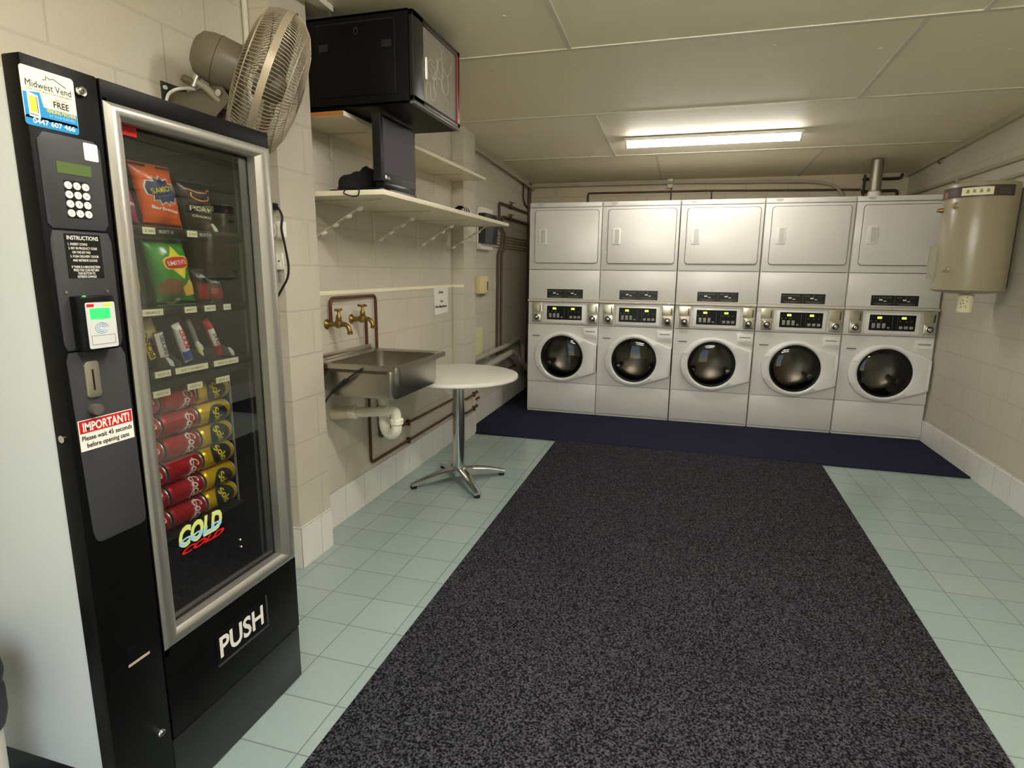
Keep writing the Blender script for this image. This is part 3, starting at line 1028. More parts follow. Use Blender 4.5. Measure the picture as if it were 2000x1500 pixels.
# IMPORTANT notice
bm = bm_new()
prism(bm, [(-4.688, 1.008), (-4.563, 1.008), (-4.563, 1.074), (-4.688, 1.074)], (VX + 0.0025, 0, 0), Y, Z, 0, 0.0006)
ip = obj('wait_notice', bm, M['white'], cpo)
bm = box(bm_new(), VX + 0.0028, VX + 0.0036, -4.686, -4.565, 1.046, 1.0725)
obj('notice_band', bm, M['red'], ip)
letters('notice_heading', M['white'], ip, [('IMPORTANT!', 0.0185, (VX + 0.0038, -4.6255, 1.0592), Y, Z, dict(width=0.108, bold=0.03))])
letters('notice_text', M['ink'], ip, [('Please wait 45 seconds', 0.0105, (VX + 0.0034, -4.6255, 1.0355), Y, Z, dict(width=0.116, bold=0.015)),
                                      ('before opening cans', 0.0105, (VX + 0.0034, -4.6255, 1.0195), Y, Z, dict(width=0.098, bold=0.015))])
# vendor sticker
bm = bm_new()
prism(bm, rrect(0.101, 0.104, 0.006, -4.656, 1.699), (VX, 0, 0), Y, Z, 0.0, 0.0006)
st = obj('vendor_sticker', bm, mat('cream sticker', col(244, 238, 214), 0.4), cd)
bm = bm_new()
prism(bm, [(-4.7055, 1.660), (-4.6065, 1.660), (-4.6060, 1.684), (-4.670, 1.684), (-4.675, 1.709), (-4.7055, 1.7045)], (VX + 0.0006, 0, 0), Y, Z, 0, 0.0003)
prism(bm, rrect(0.101, 0.018, 0.006, -4.656, 1.656), (VX + 0.0006, 0, 0), Y, Z, 0, 0.0003)
obj('sticker_blue', bm, M['blueprint'], st)
bm = bm_new()
prism(bm, [(-4.6985, 1.663), (-4.6785, 1.661), (-4.679, 1.702), (-4.6985, 1.706)], (VX + 0.0009, 0, 0), Y, Z, 0, 0.0003)
obj('sticker_machine', bm, M['white'], st)
bm = bm_new()
prism(bm, [(-4.6955, 1.672), (-4.6835, 1.671), (-4.6835, 1.698), (-4.6955, 1.700)], (VX + 0.0012, 0, 0), Y, Z, 0, 0.0003)
obj('sticker_window', bm, M['yellow'], st)
bm = bm_new()
tube(bm, [(VX + 0.001, -4.6670, 1.7335), (VX + 0.001, -4.6600, 1.7350), (VX + 0.001, -4.6600, 1.7405), (VX + 0.001, -4.6535, 1.7390), (VX + 0.001, -4.6535, 1.7370), (VX + 0.001, -4.6460, 1.7405), (VX + 0.001, -4.6220, 1.7300)], 0.0006, 5)
for a in (((-4.6975, 1.667), (-4.6825, 1.6665)), ((-4.6820, 1.670), (-4.6820, 1.700))):
    tube(bm, [(VX + 0.0014, *a[0]), (VX + 0.0014, *a[1])], 0.0006, 5)
obj('sticker_house', bm, M['ink'], st)
letters('sticker_name', M['ink'], st, [('Midwest Vend', 0.0125, (VX + 0.0008, -4.656, 1.7225), Y, Z, dict(width=0.086)), ('FREE', 0.0115, (VX + 0.0010, -4.636, 1.6945), Y, Z, dict(width=0.030, bold=0.012))])
letters('sticker_small', M['greyink'], st, [('Your Local Snack Food Specialists', 0.0040, (VX + 0.0008, -4.656, 1.7125), Y, Z, dict(width=0.086)), ('Get your', 0.0036, (VX + 0.0010, -4.636, 1.7035), Y, Z, dict(width=0.022))])
letters('sticker_yellow', M['yellow'], st, [('VENDING MACHINE', 0.0068, (VX + 0.0012, -4.638, 1.6800), Y, Z, dict(width=0.058, bold=0.02))])
letters('sticker_line', M['lightblue'], st, [('AT YOUR BUSINESS', 0.0050, (VX + 0.0012, -4.637, 1.6715), Y, Z, dict(width=0.050, bold=0.015))])
letters('sticker_phone', M['white'], st, [('0447 607 466', 0.0095, (VX + 0.0012, -4.654, 1.6565), Y, Z, dict(width=0.080, bold=0.02))])
# locks and lower handle
for yy, zz, rr in ((-4.5925, 1.733, 0.0105), (-4.583, 0.246, 0.011)):
    bm = lathe(bm_new(), [(rr, 0), (rr, 0.004), (rr * 0.85, 0.007), (rr * 0.55, 0.0065), (rr * 0.5, 0.009), (0, 0.009)], (VX, yy, zz), X, 22)
    lk = obj('lock', bm, M['chrome'], cd)
    obj('keyhole', box(bm_new(), VX + 0.0085, VX + 0.0095, yy - 0.0008, yy + 0.0008, zz - 0.003, zz + 0.003), M['black'], lk)
obj('edge_lock', cyl(bm_new(), (VX - 0.02, -4.703, 1.04), (VX - 0.02, -4.709, 1.04), 0.008, 14), M['chrome'], cd)
bm = bm_new()
box(bm, VX - 0.001, VX + 0.002, -4.644, -4.588, 0.472, 0.478)
obj('return_cup_edge', bm, mat('worn cup edge', col(190, 176, 160), 0.4), cd)
obj('return_cup', box(bm_new(), VX - 0.001, VX + 0.0008, -4.644, -4.588, 0.478, 0.520), M['blackgloss'], cd)
# tape, COLD and two dots on the glass
bm = box(bm_new(), 0.2415, 0.2420, -4.504, -4.449, 1.676, 1.696)
tp = obj('red_label', bm, M['red'], md)
letters('red_label_text', M['darkred'], tp, [('INSERT COIN', 0.006, (0.2422, -4.476, 1.686), Y, Z, dict(width=0.038))])
bm_c = [('COLD', 0.052, (0.2418, -4.375, 0.700), Y, Z, dict(width=0.150, bold=0.05, shear=0.25))]
letters('cold_lettering', mat('pale yellow print', col(214, 226, 130), 0.4), md, bm_c)
letters('cold_outline', M['lightblue'], md, [('COLD', 0.018, (0.2421, -4.377, 0.686), Y, Z, dict(width=0.148, bold=0.05, shear=0.25))])
letters('cold_shadow', M['red'], md, [('COLD', 0.016, (0.2418, -4.370, 0.660), Y, Z, dict(width=0.150, bold=0.04, shear=0.5))])
bm = bm_new()
for yy, zz in ((-4.238, 0.602), (-4.236, 0.579)):
    cyl(bm, (0.2414, yy, zz), (0.2422, yy, zz), 0.003, 10)
obj('glass_dot', bm, M['white'], md)

# shelves inside, with price cards
def shelf_tray(z, y0=-4.545, y1=-4.075, depth=0.19):
    bm = bm_new()
    box(bm, -0.24, depth, y0, y1, z - 0.022, z - 0.016)
    box(bm, depth - 0.004, depth, y0, y1, z - 0.022, z + 0.001)
    return obj('shelf_tray', bm, mat('shelf black', col(40, 37, 34), 0.5) if 'shelfblack' not in M else M['shelfblack'], vm)
for z, cards in ((1.486, ((-4.452, 0.022, 'A1'), (-4.395, 0.036, '2.00'), (-4.262, 0.034, '2.50'))),
                 (1.288, ((-4.408, 0.060, 'SELECT'), (-4.290, 0.040, 'SELECT'), (-4.222, 0.040, 'SELECT 20'), (-4.158, 0.028, '22'))),
                 (1.131, ((-4.397, 0.048, 'SELECT 30'), (-4.303, 0.110, 'SELECT 31  2.50  SELECT 32'), (-4.178, 0.095, 'SELECT 33   2.50   34')))):
    tr = shelf_tray(z)
    for yy, w, s in cards:
        bm = box(bm_new(), 0.190, 0.1908, yy - w / 2, yy + w / 2, z - 0.018, z - 0.002)
        pc = obj('price_card', bm, M['card'], tr)
        letters('price_text', M['ink'], pc, [(s, 0.0055, (0.1910, yy, z - 0.010), Y, Z, dict(width=w * 0.7))])
    if z > 1.4:
        letters('select_text', M['white'], tr, [('SELECT 10', 0.0075, (0.1905, -4.345, z - 0.010), Y, Z, dict(width=0.044)), ('SELECT 11', 0.0075, (0.1905, -4.217, z - 0.010), Y, Z, dict(width=0.042))])
# can bay: front plate with three windows of cans
bm = bm_new()
box(bm, 0.10, 0.182, -4.545, -4.075, 1.086, 1.100)
box(bm, 0.09, 0.172, -4.545, -4.130, 0.668, 0.676)
cbay = obj('can_bay', bm, mat('can bay black', col(34, 32, 30), 0.5), vm)
obj('bay_edge', box(bm_new(), 0.150, 0.156, -4.1345, -4.1320, 0.676, 1.086), mat('pale bay edge', col(150, 146, 130), 0.5), cbay)
for yy, s in ((-4.400, 'SELECT 40'), (-4.292, 'SELECT 41'), (-4.190, 'SELECT 42')):
    bm = box(bm_new(), 0.183, 0.1838, yy - 0.026, yy + 0.026, 1.062, 1.079)
    pc = obj('price_card', bm, M['card'], cbay)
    letters('price_text', M['ink'], pc, [(s, 0.0055, (0.1840, yy, 1.0705), Y, Z, dict(width=0.034))])
bm = bm_new()
box(bm, 0.172, 0.183, -4.43, -4.16, 1.080, 1.086)
obj('card_rail', bm, M['black'], cbay)

# drink cans lying on their sides
canred = mat('red can', col(188, 26, 34), 0.22, metal=0.35)
canyel = mat('yellow can', col(226, 186, 26), 0.22, metal=0.35)
def make_can(name, label, group, body, kind):
    t = thing(name, label, 'drink can', (0, 0, 0), group)
    r, h = 0.0320, 0.116
    bm = lathe(bm_new(), [(0.027, -h / 2), (r, -h / 2 + 0.007), (r, h / 2 - 0.010), (0.0280, h / 2 - 0.003)], (0, 0, 0), Y, 36, cap=False)
    b = obj('can_body', bm, body, t)
    for s in (-1, 1):
        bm = lathe(bm_new(), [(0.0275, s * (h / 2 - 0.003)), (0.0282, s * h / 2), (0.0255, s * h / 2), (0.024, s * (h / 2 - 0.004)), (0, s * (h / 2 - 0.004))], (0, 0, 0), Y, 28, cap=False)
        obj('can_end', bm, M['silver'], t)
    def wrap(tb):
        for v in tb.verts:
            a = v.co.z / r
            rr = r + 0.0006
            v.co = Vector((rr * math.cos(a), v.co.y, rr * math.sin(a)))
    if kind == 'cola':
        tb = text_bm('Coca', 0.030, (r, 0.026, 0), -Z, Y, width=0.062, bold=0.01, shear=0.3)
        wrap(tb)
        obj('can_print', tb, M['white'], b)
        bm = bm_new()
        tube(bm, [((r + 0.0004) * math.cos(a), 0.014 + 0.010 * math.sin(a * 1.7), (r + 0.0004) * math.sin(a)) for a in [-1.1 + 2.2 * q / 18 for q in range(19)]], 0.0012, 5)
        obj('can_swirl', bm, M['white'], b)
    else:
        bm = bm_new()
        rg = [[bm.verts.new((rr * math.cos(2 * PI * k / 32), rr * math.sin(2 * PI * k / 32), 0)) for k in range(32)] for rr in (0.036, 0.028, 0.019, 0.010)]
        mid = bm.verts.new((0, 0, 0))
        for p, q in zip(rg, rg[1:]):
            for k in range(32):
                bm.faces.new([p[k], p[(k + 1) % 32], q[(k + 1) % 32], q[k]])
        for k in range(32):
            bm.faces.new([rg[-1][k], rg[-1][(k + 1) % 32], mid])
        for v in bm.verts:
            v.co = Vector((r, v.co.x + 0.004, v.co.y))
        for v in bm.verts:
            a = v.co.z / r
            v.co = Vector(((r + 0.0004) * math.cos(a), v.co.y, (r + 0.0004) * math.sin(a)))
        obj('can_disc', bm, M['ink'], b)
        tb = text_bm('Solo', 0.024, (r, 0.004, 0), Vector((0, 0.45, -0.9)), Vector((0, 0.9, 0.45)), width=0.052, bold=0.02)
        for v in tb.verts:
            a = v.co.z / r
            v.co = Vector(((r + 0.0010) * math.cos(a), v.co.y, (r + 0.0010) * math.sin(a)))
        obj('can_print', tb, M['yellow'], b)
    return t
rows = ['top', 'second from the top', 'third from the top', 'fourth from the top', 'fifth from the top', 'lowest']
cola = make_can('cola_can', 'red cola can lying on its side, top of the middle can column', 'red cola cans in the vending machine', canred, 'cola')
solo = make_can('lemon_can', 'yellow lemon drink can lying on its side, top of the right column', 'yellow drink cans in the vending machine', canyel, 'lemon')
for k in range(6):
    z = 1.037 - 0.0652 * k
    for src, yy, lb in ((cola, -4.3225, 'red cola can in the middle can column, %s' % rows[k]),
                        (cola, -4.446, 'red cola can in the left can column beside the silver frame, %s' % rows[k]),
                        (solo, -4.199, 'yellow lemon drink can in the right can column, %s' % rows[k])):
        if k == 0 and src is not None and lb.startswith(('red cola can in the middle', 'yellow')):
            src.location = (0.130, yy, z)
            src['label'] = lb
            continue
        dup(src, (0.130, yy, z), lb)
for o in list(C.objects):
    if o.name.startswith(('cola_can', 'lemon_can')) and o.parent is None:
        o.rotation_euler = (0, random.uniform(-0.35, 0.35), 0)

# ------------------------------------------------------------ snack bags and bars
def bag_bulge(u, v, th):
    return th * max(0.0, (1 - u * u)) ** 0.55 * max(0.0, math.sin(PI * min(1, max(0, (v - 0.07) / 0.86)))) ** 0.5
def make_bag(name, label, yl, yr, z0, z1, th, m, x=0.160, lean=0.0, group='snack bags in the vending machine', seed=1):
    """pillow bag with flat crimped ends; yl, yr give left and right edges at the bottom, lean shifts the top"""
    rnd = random.Random(seed)
    t = thing(name, label, 'snack bag', (x, (yl + yr) / 2, z0), group)
    w, h = (yr - yl), (z1 - z0)
    ph = [rnd.uniform(0, 6.28) for _ in range(6)]
    def pt(u, v, side, lift=0.0):
        b = bag_bulge(u, v, th) * (1 + 0.10 * math.sin(7 * u + 5 * v + ph[0]) + 0.08 * math.sin(11 * v - 6 * u + ph[1]))
        pinch = 1 - 0.05 * math.sin(PI * v)
        crimp = 0.0012 * math.sin(60 * u) * (1 if v < 0.06 or v > 0.94 else 0)
        return Vector((x + side * b + crimp + lift, (yl + yr) / 2 + u * w / 2 * pinch + lean * v, z0 + v * h))
    bm = bm_new()
    n, mm = 18, 26
    for side in (1, -1):
        g = [[bm.verts.new(pt(-1 + 2 * i / n, j / mm, side)) for i in range(n + 1)] for j in range(mm + 1)]
        for j in range(mm):
            for i in range(n):
                bm.faces.new([g[j][i], g[j][i + 1], g[j + 1][i + 1], g[j + 1][i]])
    b = obj('bag', bm, m, t, ang=2.0)
    def decal(nm, tb, mm_, lift):
        bmesh.ops.triangulate(tb, faces=tb.faces)
        for _ in range(4):
            es = [e for e in tb.edges if Vector((0, e.verts[0].co.y - e.verts[1].co.y, 2 * (e.verts[0].co.z - e.verts[1].co.z))).length > 0.14]
            if not es:
                break
            bmesh.ops.subdivide_edges(tb, edges=es, cuts=1)
            bmesh.ops.triangulate(tb, faces=[f for f in tb.faces if len(f.verts) > 3])
        for vv in tb.verts:
            v = (vv.co.z) / 1.0
            u = vv.co.y
            vv.co = pt(u, v, 1, lift)
        off = origin_of(t)
        for vv in tb.verts:
            vv.co -= off
        me = bpy.data.meshes.new(nm)
        tb.to_mesh(me)
        tb.free()
        me.materials.append(mm_)
        o = bpy.data.objects.new(nm, me)
        C.objects.link(o)
        o.parent = b
    k = h / w * 2    # decal space: u in -1..1, v in 0..1; keep lettering in proportion
    def word(nm, s, u, v, size, width, mm_, lift=0.0016, rot=0.0, **kw):
        tb = text_bm(s, size * k, (0, 0, 0), Y, Z, width=width, **kw)
        for q in tb.verts:
            a, c = q.co.y, q.co.z / k
            q.co = Vector((0, u + a * math.cos(rot) - c * k * math.sin(rot) , v + (a * math.sin(rot) / k + c * math.cos(rot))))
        decal(nm, tb, mm_, lift)
    def shape(nm, pts, mm_, lift=0.0010):
        tb = bmesh.new()
        tb.faces.new([tb.verts.new((0, a, c)) for a, c in pts])
        decal(nm, tb, mm_, lift)
    return t, word, shape
def burst(cx, cy, rx, ry, n, k=0.72, rot=0.0):
    return [(cx + (rx if q % 2 == 0 else rx * k) * math.cos(rot + PI * q / n), cy + (ry if q % 2 == 0 else ry * k) * math.sin(rot + PI * q / n)) for q in range(2 * n)]
foil_o = mat('orange foil', col(232, 96, 16), 0.28)
foil_p = mat('purple foil', col(158, 52, 108), 0.3)
foil_k = mat('black foil', col(26, 23, 22), 0.3)
foil_g = mat('green foil', col(52, 140, 44), 0.22)
foil_d = mat('dark blue grey foil', col(70, 78, 88), 0.3)
foil_r = mat('brown clear bag', col(74, 40, 30), 0.3)
t, word, shape = make_bag('snack_bag', 'orange chip bag with a navy starburst, top shelf of the vending machine', -4.378, -4.258, 1.488, 1.640, 0.022, foil_o, 0.158, -0.030, seed=2)
shape('burst_edge', burst(0.08, 0.585, 0.86, 0.245, 13, 0.74, 0.1), M['white'], 0.0010)
shape('burst', burst(0.08, 0.585, 0.79, 0.222, 13, 0.74, 0.1), M['navy'], 0.0016)
word('bag_name', 'SAMBOY', 0.08, 0.610, 0.085, 1.22, M['yellow'], 0.0024, 0.22, bold=0.005)
word('bag_band', 'the flavour hit', 0.12, 0.515, 0.018, 0.9, M['lightblue'], 0.0024, 0.22)
word('bag_flavour', 'Barbecue', 0.05, 0.30, 0.050, 1.40, M['white'], 0.0016, -0.08, bold=0.03)
word('bag_small', 'FLAVOURED CHIPS', 0.0, 0.16, 0.014, 1.1, M['darkred'], 0.0014, -0.05)
t, word, shape = make_bag('snack_bag', 'purple chip bag partly behind the silver frame, top shelf of the vending machine', -4.505, -4.388, 1.488, 1.625, 0.022, foil_p, 0.158, -0.030, seed=3)
word('bag_flavour', 'Salt', 0.45, 0.36, 0.060, 0.8, M['white'], 0.0016, 0, bold=0.03)
word('bag_name', 'Crisps', 0.25, 0.62, 0.040, 1.2, M['navy'], 0.0016, 1.2)
t, word, shape = make_bag('snack_bag', 'black pork crackle bag on the top shelf of the vending machine', -4.256, -4.146, 1.488, 1.616, 0.018, foil_k, 0.158, -0.012, seed=4)
word('bag_name', 'PORK', 0.02, 0.44, 0.105, 1.4, M['card'], 0.0016, -0.04, bold=0.0)
word('bag_kind', 'CRACKLE', 0.02, 0.29, 0.045, 1.25, M['card'], 0.0016, -0.04, bold=0.02)
word('bag_small', 'FULL ON FLAVOUR', -0.05, 0.18, 0.016, 0.9, M['greyink'], 0.0016, -0.02)
word('bag_weight', 'PORK', 0.62, 0.12, 0.030, 0.4, foil_o, 0.0016, 0)
copp = mat('copper print', col(206, 140, 92), 0.4)
ang = [2.6 + 3.9 * q / 24 for q in range(25)]
shape('pig_outline', [(0.10 + 0.66 * math.cos(a), 0.715 + 0.115 * math.sin(a)) for a in ang] + [(0.10 + 0.58 * math.cos(a), 0.715 + 0.085 * math.sin(a)) for a in ang[::-1]], copp, 0.0016)
shape('pig_back', [(-0.80, 0.84), (-0.45, 0.83), (0.0, 0.79), (0.45, 0.80), (0.45, 0.775), (0.0, 0.765), (-0.45, 0.805), (-0.80, 0.82)], copp, 0.0016)
shape('pig_tail', [(0.55, 0.80), (0.70, 0.86), (0.92, 0.88), (0.90, 0.85), (0.72, 0.83), (0.60, 0.77)], copp, 0.0016)
t, word, shape = make_bag('snack_bag', 'green chip bag with a red and yellow oval emblem on the middle shelf', -4.366, -4.240, 1.290, 1.462, 0.026, foil_g, 0.162, -0.032, seed=5)
shape('emblem_diamond', [(0.12, 0.90), (0.72, 0.64), (0.22, 0.40), (-0.38, 0.64)], M['yellow'], 0.0010)
em = [(0.14 + 0.70 * math.copysign(abs(math.cos(a)) ** 0.6, math.cos(a)), 0.645 + 0.098 * math.copysign(abs(math.sin(a)) ** 0.7, math.sin(a)) + 0.03 * math.cos(a)) for a in [2 * PI * q / 36 for q in range(36)]]
shape('emblem_edge', em, M['yellow'], 0.0016)
shape('emblem', [(0.14 + (a - 0.14) * 0.9, 0.645 + (c - 0.645) * 0.86) for a, c in em], M['red'], 0.0022)
word('bag_name', "SMITH'S", 0.14, 0.645, 0.066, 1.05, M['white'], 0.0028, 0.10, bold=0.004)
shape('chip_picture', [(-0.32 + 0.60 * math.cos(a), 0.22 + 0.20 * math.sin(a)) for a in [2 * PI * q / 28 for q in range(28)]], mat('brown food print', col(130, 84, 48), 0.4), 0.0012)
shape('chip_leaf', [(-0.32 + 0.56 * math.cos(a), 0.18 + 0.15 * math.sin(a)) for a in [PI + PI * q / 20 for q in range(21)]], mat('dark green print', col(36, 108, 34), 0.4), 0.0018)
shape('chip_slice', [(0.15, 0.28), (0.72, 0.40), (0.92, 0.33), (0.90, 0.16), (0.35, 0.14)], mat('chip yellow', col(232, 190, 72), 0.4), 0.0014)
word('health_stars', '88', -0.05, 0.085, 0.05, 0.30, M['white'], 0.0024, 0, bold=0.05)
t, word, shape = make_bag('snack_bag', 'second green chip bag, behind the one with the oval emblem', -4.450, -4.330, 1.292, 1.458, 0.022, foil_g, 0.095, -0.010, seed=6)
t, word, shape = make_bag('snack_bag', 'dark grey chip bag with a yellow chip picture beside the silver frame', -4.505, -4.395, 1.290, 1.418, 0.022, foil_d, 0.160, -0.030, seed=7)
shape('chip_picture', [(0.40 + 0.42 * math.cos(a), 0.50 + 0.20 * math.sin(a)) for a in [2 * PI * q / 24 for q in range(24)]], mat('golden print', col(214, 160, 60), 0.4), 0.0014)
shape('chip_centre', [(0.42 + 0.22 * math.cos(a), 0.50 + 0.11 * math.sin(a)) for a in [2 * PI * q / 24 for q in range(24)]], mat('pale golden print', col(240, 206, 130), 0.4), 0.0020)
for yl, yr, z1, sd, lb in ((-4.236, -4.190, 1.385, 8, 'brown sweets bag with a black header, left of the pair'), (-4.188, -4.138, 1.365, 9, 'brown sweets bag with a black header, right of the pair')):
    t, word, shape = make_bag('sweets_bag', lb, yl, yr, 1.290, z1, 0.018, foil_r, 0.160, -0.014, seed=sd)
    shape('bag_header', [(-0.98, 0.66), (0.98, 0.62), (0.98, 0.99), (-0.98, 0.99)], M['black'], 0.0010)
    word('header_text', "Lollies", 0.0, 0.80, 0.10, 1.3, M['white'], 0.0018, -0.1)
    shape('sweets_picture', [(-0.8, 0.12), (0.8, 0.12), (0.75, 0.56), (-0.8, 0.58)], mat('red jelly print', col(150, 44, 36), 0.3), 0.0012)
def make_bar(name, label, y0, z0, y1, z1, w, m, x=0.160, th=0.012):
    """wrapped chocolate bar standing on its end; (y0, z0) bottom, (y1, z1) top"""
    t = thing(name, label, 'chocolate bar', (x, y0, z0), 'chocolate bars in the vending machine')
    a, b = Vector((x, y0, z0)), Vector((x, y1, z1))
    up = (b - a).normalized()
    right = up.cross(X).normalized() * -1
    if right.y < 0:
        right = -right
    ln = (b - a).length
    bm = bm_new()
    rings = []
    for v in (0.0, 0.06, 0.10, 0.2, 0.5, 0.8, 0.9, 0.94, 1.0):
        flat = v < 0.08 or v > 0.92
        ww, tt = (w / 2, 0.0008) if flat else (w / 2 * 0.92, th * (0.75 if v in (0.10, 0.9) else 1.0))
        rings.append([bm.verts.new(a + up * (ln * v) + right * (ww * math.cos(q)) + X * (tt * math.sin(q))) for q in [2 * PI * k / 16 for k in range(16)]])
    for p, q in zip(rings, rings[1:]):
        for k in range(16):
            bm.faces.new([p[k], p[(k + 1) % 16], q[(k + 1) % 16], q[k]])
    bm.faces.new(rings[0])
    bm.faces.new(rings[-1])
    b_ = obj('wrapper', bm, m, t)
    def stripe(nm, s0, s1, r0, r1, mm_):
        bm = bm_new()
        n = 8
        lo, hi = [], []
        for k in range(n + 1):
            q = PI * (1 - (r0 + (r1 - r0) * k / n))
            for lst, s in ((lo, s0), (hi, s1)):
                lst.append(bm.verts.new(a + up * (ln * s) + right * (w / 2 * 0.95 * math.cos(q)) + X * (th * 1.04 * math.sin(q) + 0.0003)))
        for k in range(n):
            bm.faces.new([lo[k], lo[k + 1], hi[k + 1], hi[k]])
        obj(nm, bm, mm_, b_)
    def word(s, v, size, width, mm_):
        letters('bar_name', mm_, b_, [(s, size, a + up * (ln * v) + X * (th + 0.0012), up, -right, dict(width=width, bold=0.03))])
    return stripe, word
wr = mat('cream wrapper', col(226, 208, 140), 0.35)
st_, wd = make_bar('chocolate_bar', 'black and yellow chocolate bar beside the silver frame, lowest snack shelf', -4.393, 1.138, -4.432, 1.240, 0.028, mat('black wrapper', col(36, 22, 18), 0.3))
st_('yellow_band', 0.22, 0.90, 0.25, 1.0, mat('yellow wrapper band', col(232, 196, 44), 0.35))
wd('PICNIC', 0.56, 0.016, 0.066, M['ink'])
st_, wd = make_bar('chocolate_bar', 'brown and white chocolate bar below the cream wrapper, lowest snack shelf', -4.358, 1.136, -4.376, 1.226, 0.028, mat('brown wrapper', col(92, 58, 36), 0.35))
st_('white_band', 0.28, 0.98, 0.1, 0.9, M['white'])
wd('SNICKERS', 0.62, 0.013, 0.056, M['navy'])
st_, wd = make_bar('chocolate_bar', 'plain cream wrapped bar at the back of the lowest snack shelf', -4.372, 1.205, -4.388, 1.262, 0.044, wr, x=0.135)
st_, wd = make_bar('chocolate_bar', 'white and blue chocolate bar with red lettering, lowest snack shelf', -4.282, 1.136, -4.316, 1.242, 0.026, M['white'])
st_('blue_end', 0.07, 0.30, 0.05, 0.95, mat('blue wrapper', col(44, 70, 160), 0.3))
wd('BOOST', 0.62, 0.014, 0.058, M['red'])
st_, wd = make_bar('chocolate_bar', 'thin cream and grey chocolate bar in the middle of the lowest snack shelf', -4.234, 1.138, -4.272, 1.250, 0.015, mat('grey wrapper', col(120, 116, 112), 0.35), th=0.006)
st_('cream_end', 0.07, 0.42, 0.0, 0.8, wr)
st_, wd = make_bar('chocolate_bar', 'red and white chocolate bar at the right of the lowest snack shelf', -4.168, 1.138, -4.212, 1.246, 0.022, mat('red wrapper', col(186, 40, 42), 0.3))
st_('white_band', 0.30, 0.75, 0.1, 0.8, M['white'])
wd('KITKAT', 0.42, 0.013, 0.05, M['darkred'])
st_, wd = make_bar('chocolate_bar', 'red chocolate bar lying back behind the red and white one', -4.200, 1.215, -4.236, 1.262, 0.050, M['darkred'], x=0.12)
# dividers and coils that hold the snacks
bm = bm_new()
for yy in (-4.3755, -4.334, -4.248, -4.196, -4.142):
    prism(bm, [(0.12, 1.132), (0.186, 1.132), (0.186, 1.140), (0.150, 1.165), (0.12, 1.165)], (0, yy, 0), X, Z, -0.0008, 0.0008)
obj('divider', bm, mat('grey steel divider', col(126, 122, 116), 0.4, metal=0.5), vm)
bm = bm_new()
for yy, zz in ((-4.270, 1.180), (-4.372, 1.150), (-4.155, 1.150), (-4.180, 1.497)):
    prism(bm, [(-0.010, 0.012), (0.004, -0.012), (0.016, -0.016), (0.013, -0.002), (0.0, 0.010)], (0.186, yy, zz), Y, Z, 0, 0.001)
obj('product_pusher', bm, mat('clear grey plastic', col(206, 208, 196), 0.3), vm)

# ------------------------------------------------------------ laundry tub and its plumbing
SX0, SX1, SY0, SY1, SZ = -0.278, 0.190, -3.121, -2.530, 0.938
tub = thing('laundry_tub', 'stainless steel laundry tub fixed to the wall of the recess below two brass taps', 'sink', (-0.06, -2.83, 0.74))
bx0, bx1, by0, by1, bz = -0.215, 0.165, -3.085, -2.575, 0.765
def rr3(x0, x1, y0, y1, r, z, n=6):
    return [Vector((a, b, z)) for a, b in rrect(x1 - x0, y1 - y0, r, (x0 + x1) / 2, (y0 + y1) / 2, n)]
bm = bm_new()
loops = []
for ins, r, z in ((0.0, 0.05, SZ - 0.006), (0.0, 0.05, bz + 0.03), (0.008, 0.045, bz + 0.008), (0.03, 0.03, bz)):
    loops.append([bm.verts.new(p) for p in rr3(bx0 + ins, bx1 - ins, by0 + ins, by1 - ins, r, z)])
for a, b in zip(loops, loops[1:]):
    for k in range(len(a)):
        bm.faces.new([a[k], a[(k + 1) % len(a)], b[(k + 1) % len(a)], b[k]])
bm.faces.new(loops[-1])
inn = []
for ins, r, z in ((0.004, 0.05, SZ - 0.004), (0.005, 0.05, bz + 0.034), (0.013, 0.045, bz + 0.012), (0.034, 0.03, bz + 0.005)):
    inn.append([bm.verts.new(p) for p in rr3(bx0 + ins, bx1 - ins, by0 + ins, by1 - ins, r, z)])
for a, b in zip(inn, inn[1:]):
    for k in range(len(a)):
        bm.faces.new([a[k], a[(k + 1) % len(a)], b[(k + 1) % len(a)], b[k]])
bm.faces.new(inn[-1])
obj('bowl', bm, M['steel'], tub, ang=0.7)
# rim: flat flange with a turned-down edge
bm = bm_new()
n = 6
o = rr3(SX0, SX1, SY0, SY1, 0.012, SZ, n)
i_ = rr3(bx0 + 0.004, bx1 - 0.004, by0 + 0.004, by1 - 0.004, 0.05, SZ - 0.004, n)
od = rr3(SX0, SX1, SY0, SY1, 0.012, SZ - 0.022, n)
ov = [bm.verts.new(p) for p in o]
ou = [bm.verts.new(p + Vector((0, 0, 0.003))) for p in rr3(SX0 + 0.004, SX1 - 0.004, SY0 + 0.004, SY1 - 0.004, 0.012, SZ, n)]
iu = [bm.verts.new(p) for p in rr3(bx0 - 0.012, bx1 + 0.012, by0 - 0.012, by1 + 0.012, 0.055, SZ, n)]
iv = [bm.verts.new(p) for p in i_]
dv = [bm.verts.new(p) for p in od]
for a, b in ((dv, ov), (ov, ou), (ou, iu), (iu, iv)):
    for k in range(len(a)):
        bm.faces.new([a[k], a[(k + 1) % len(a)], b[(k + 1) % len(a)], b[k]])
obj('rim', bm, M['steel'], tub, ang=0.7)
bm = box(bm_new(), SX0, SX0 + 0.016, SY0, SY1 - 0.02, SZ - 0.002, SZ + 0.028, 0.003)
obj('splashback_strip', bm, M['steel'], tub)
bm = box(bm_new(), -0.2, 0.13, SY0 + 0.004, SY0 + 0.012, SZ - 0.038, SZ - 0.016, 0.002)
obj('rim_stiffener', bm, mat('dark steel edge', col(84, 76, 66), 0.5, metal=0.6), tub)
bm = bm_new()
for xx in (-0.302, 0.12):
    pass
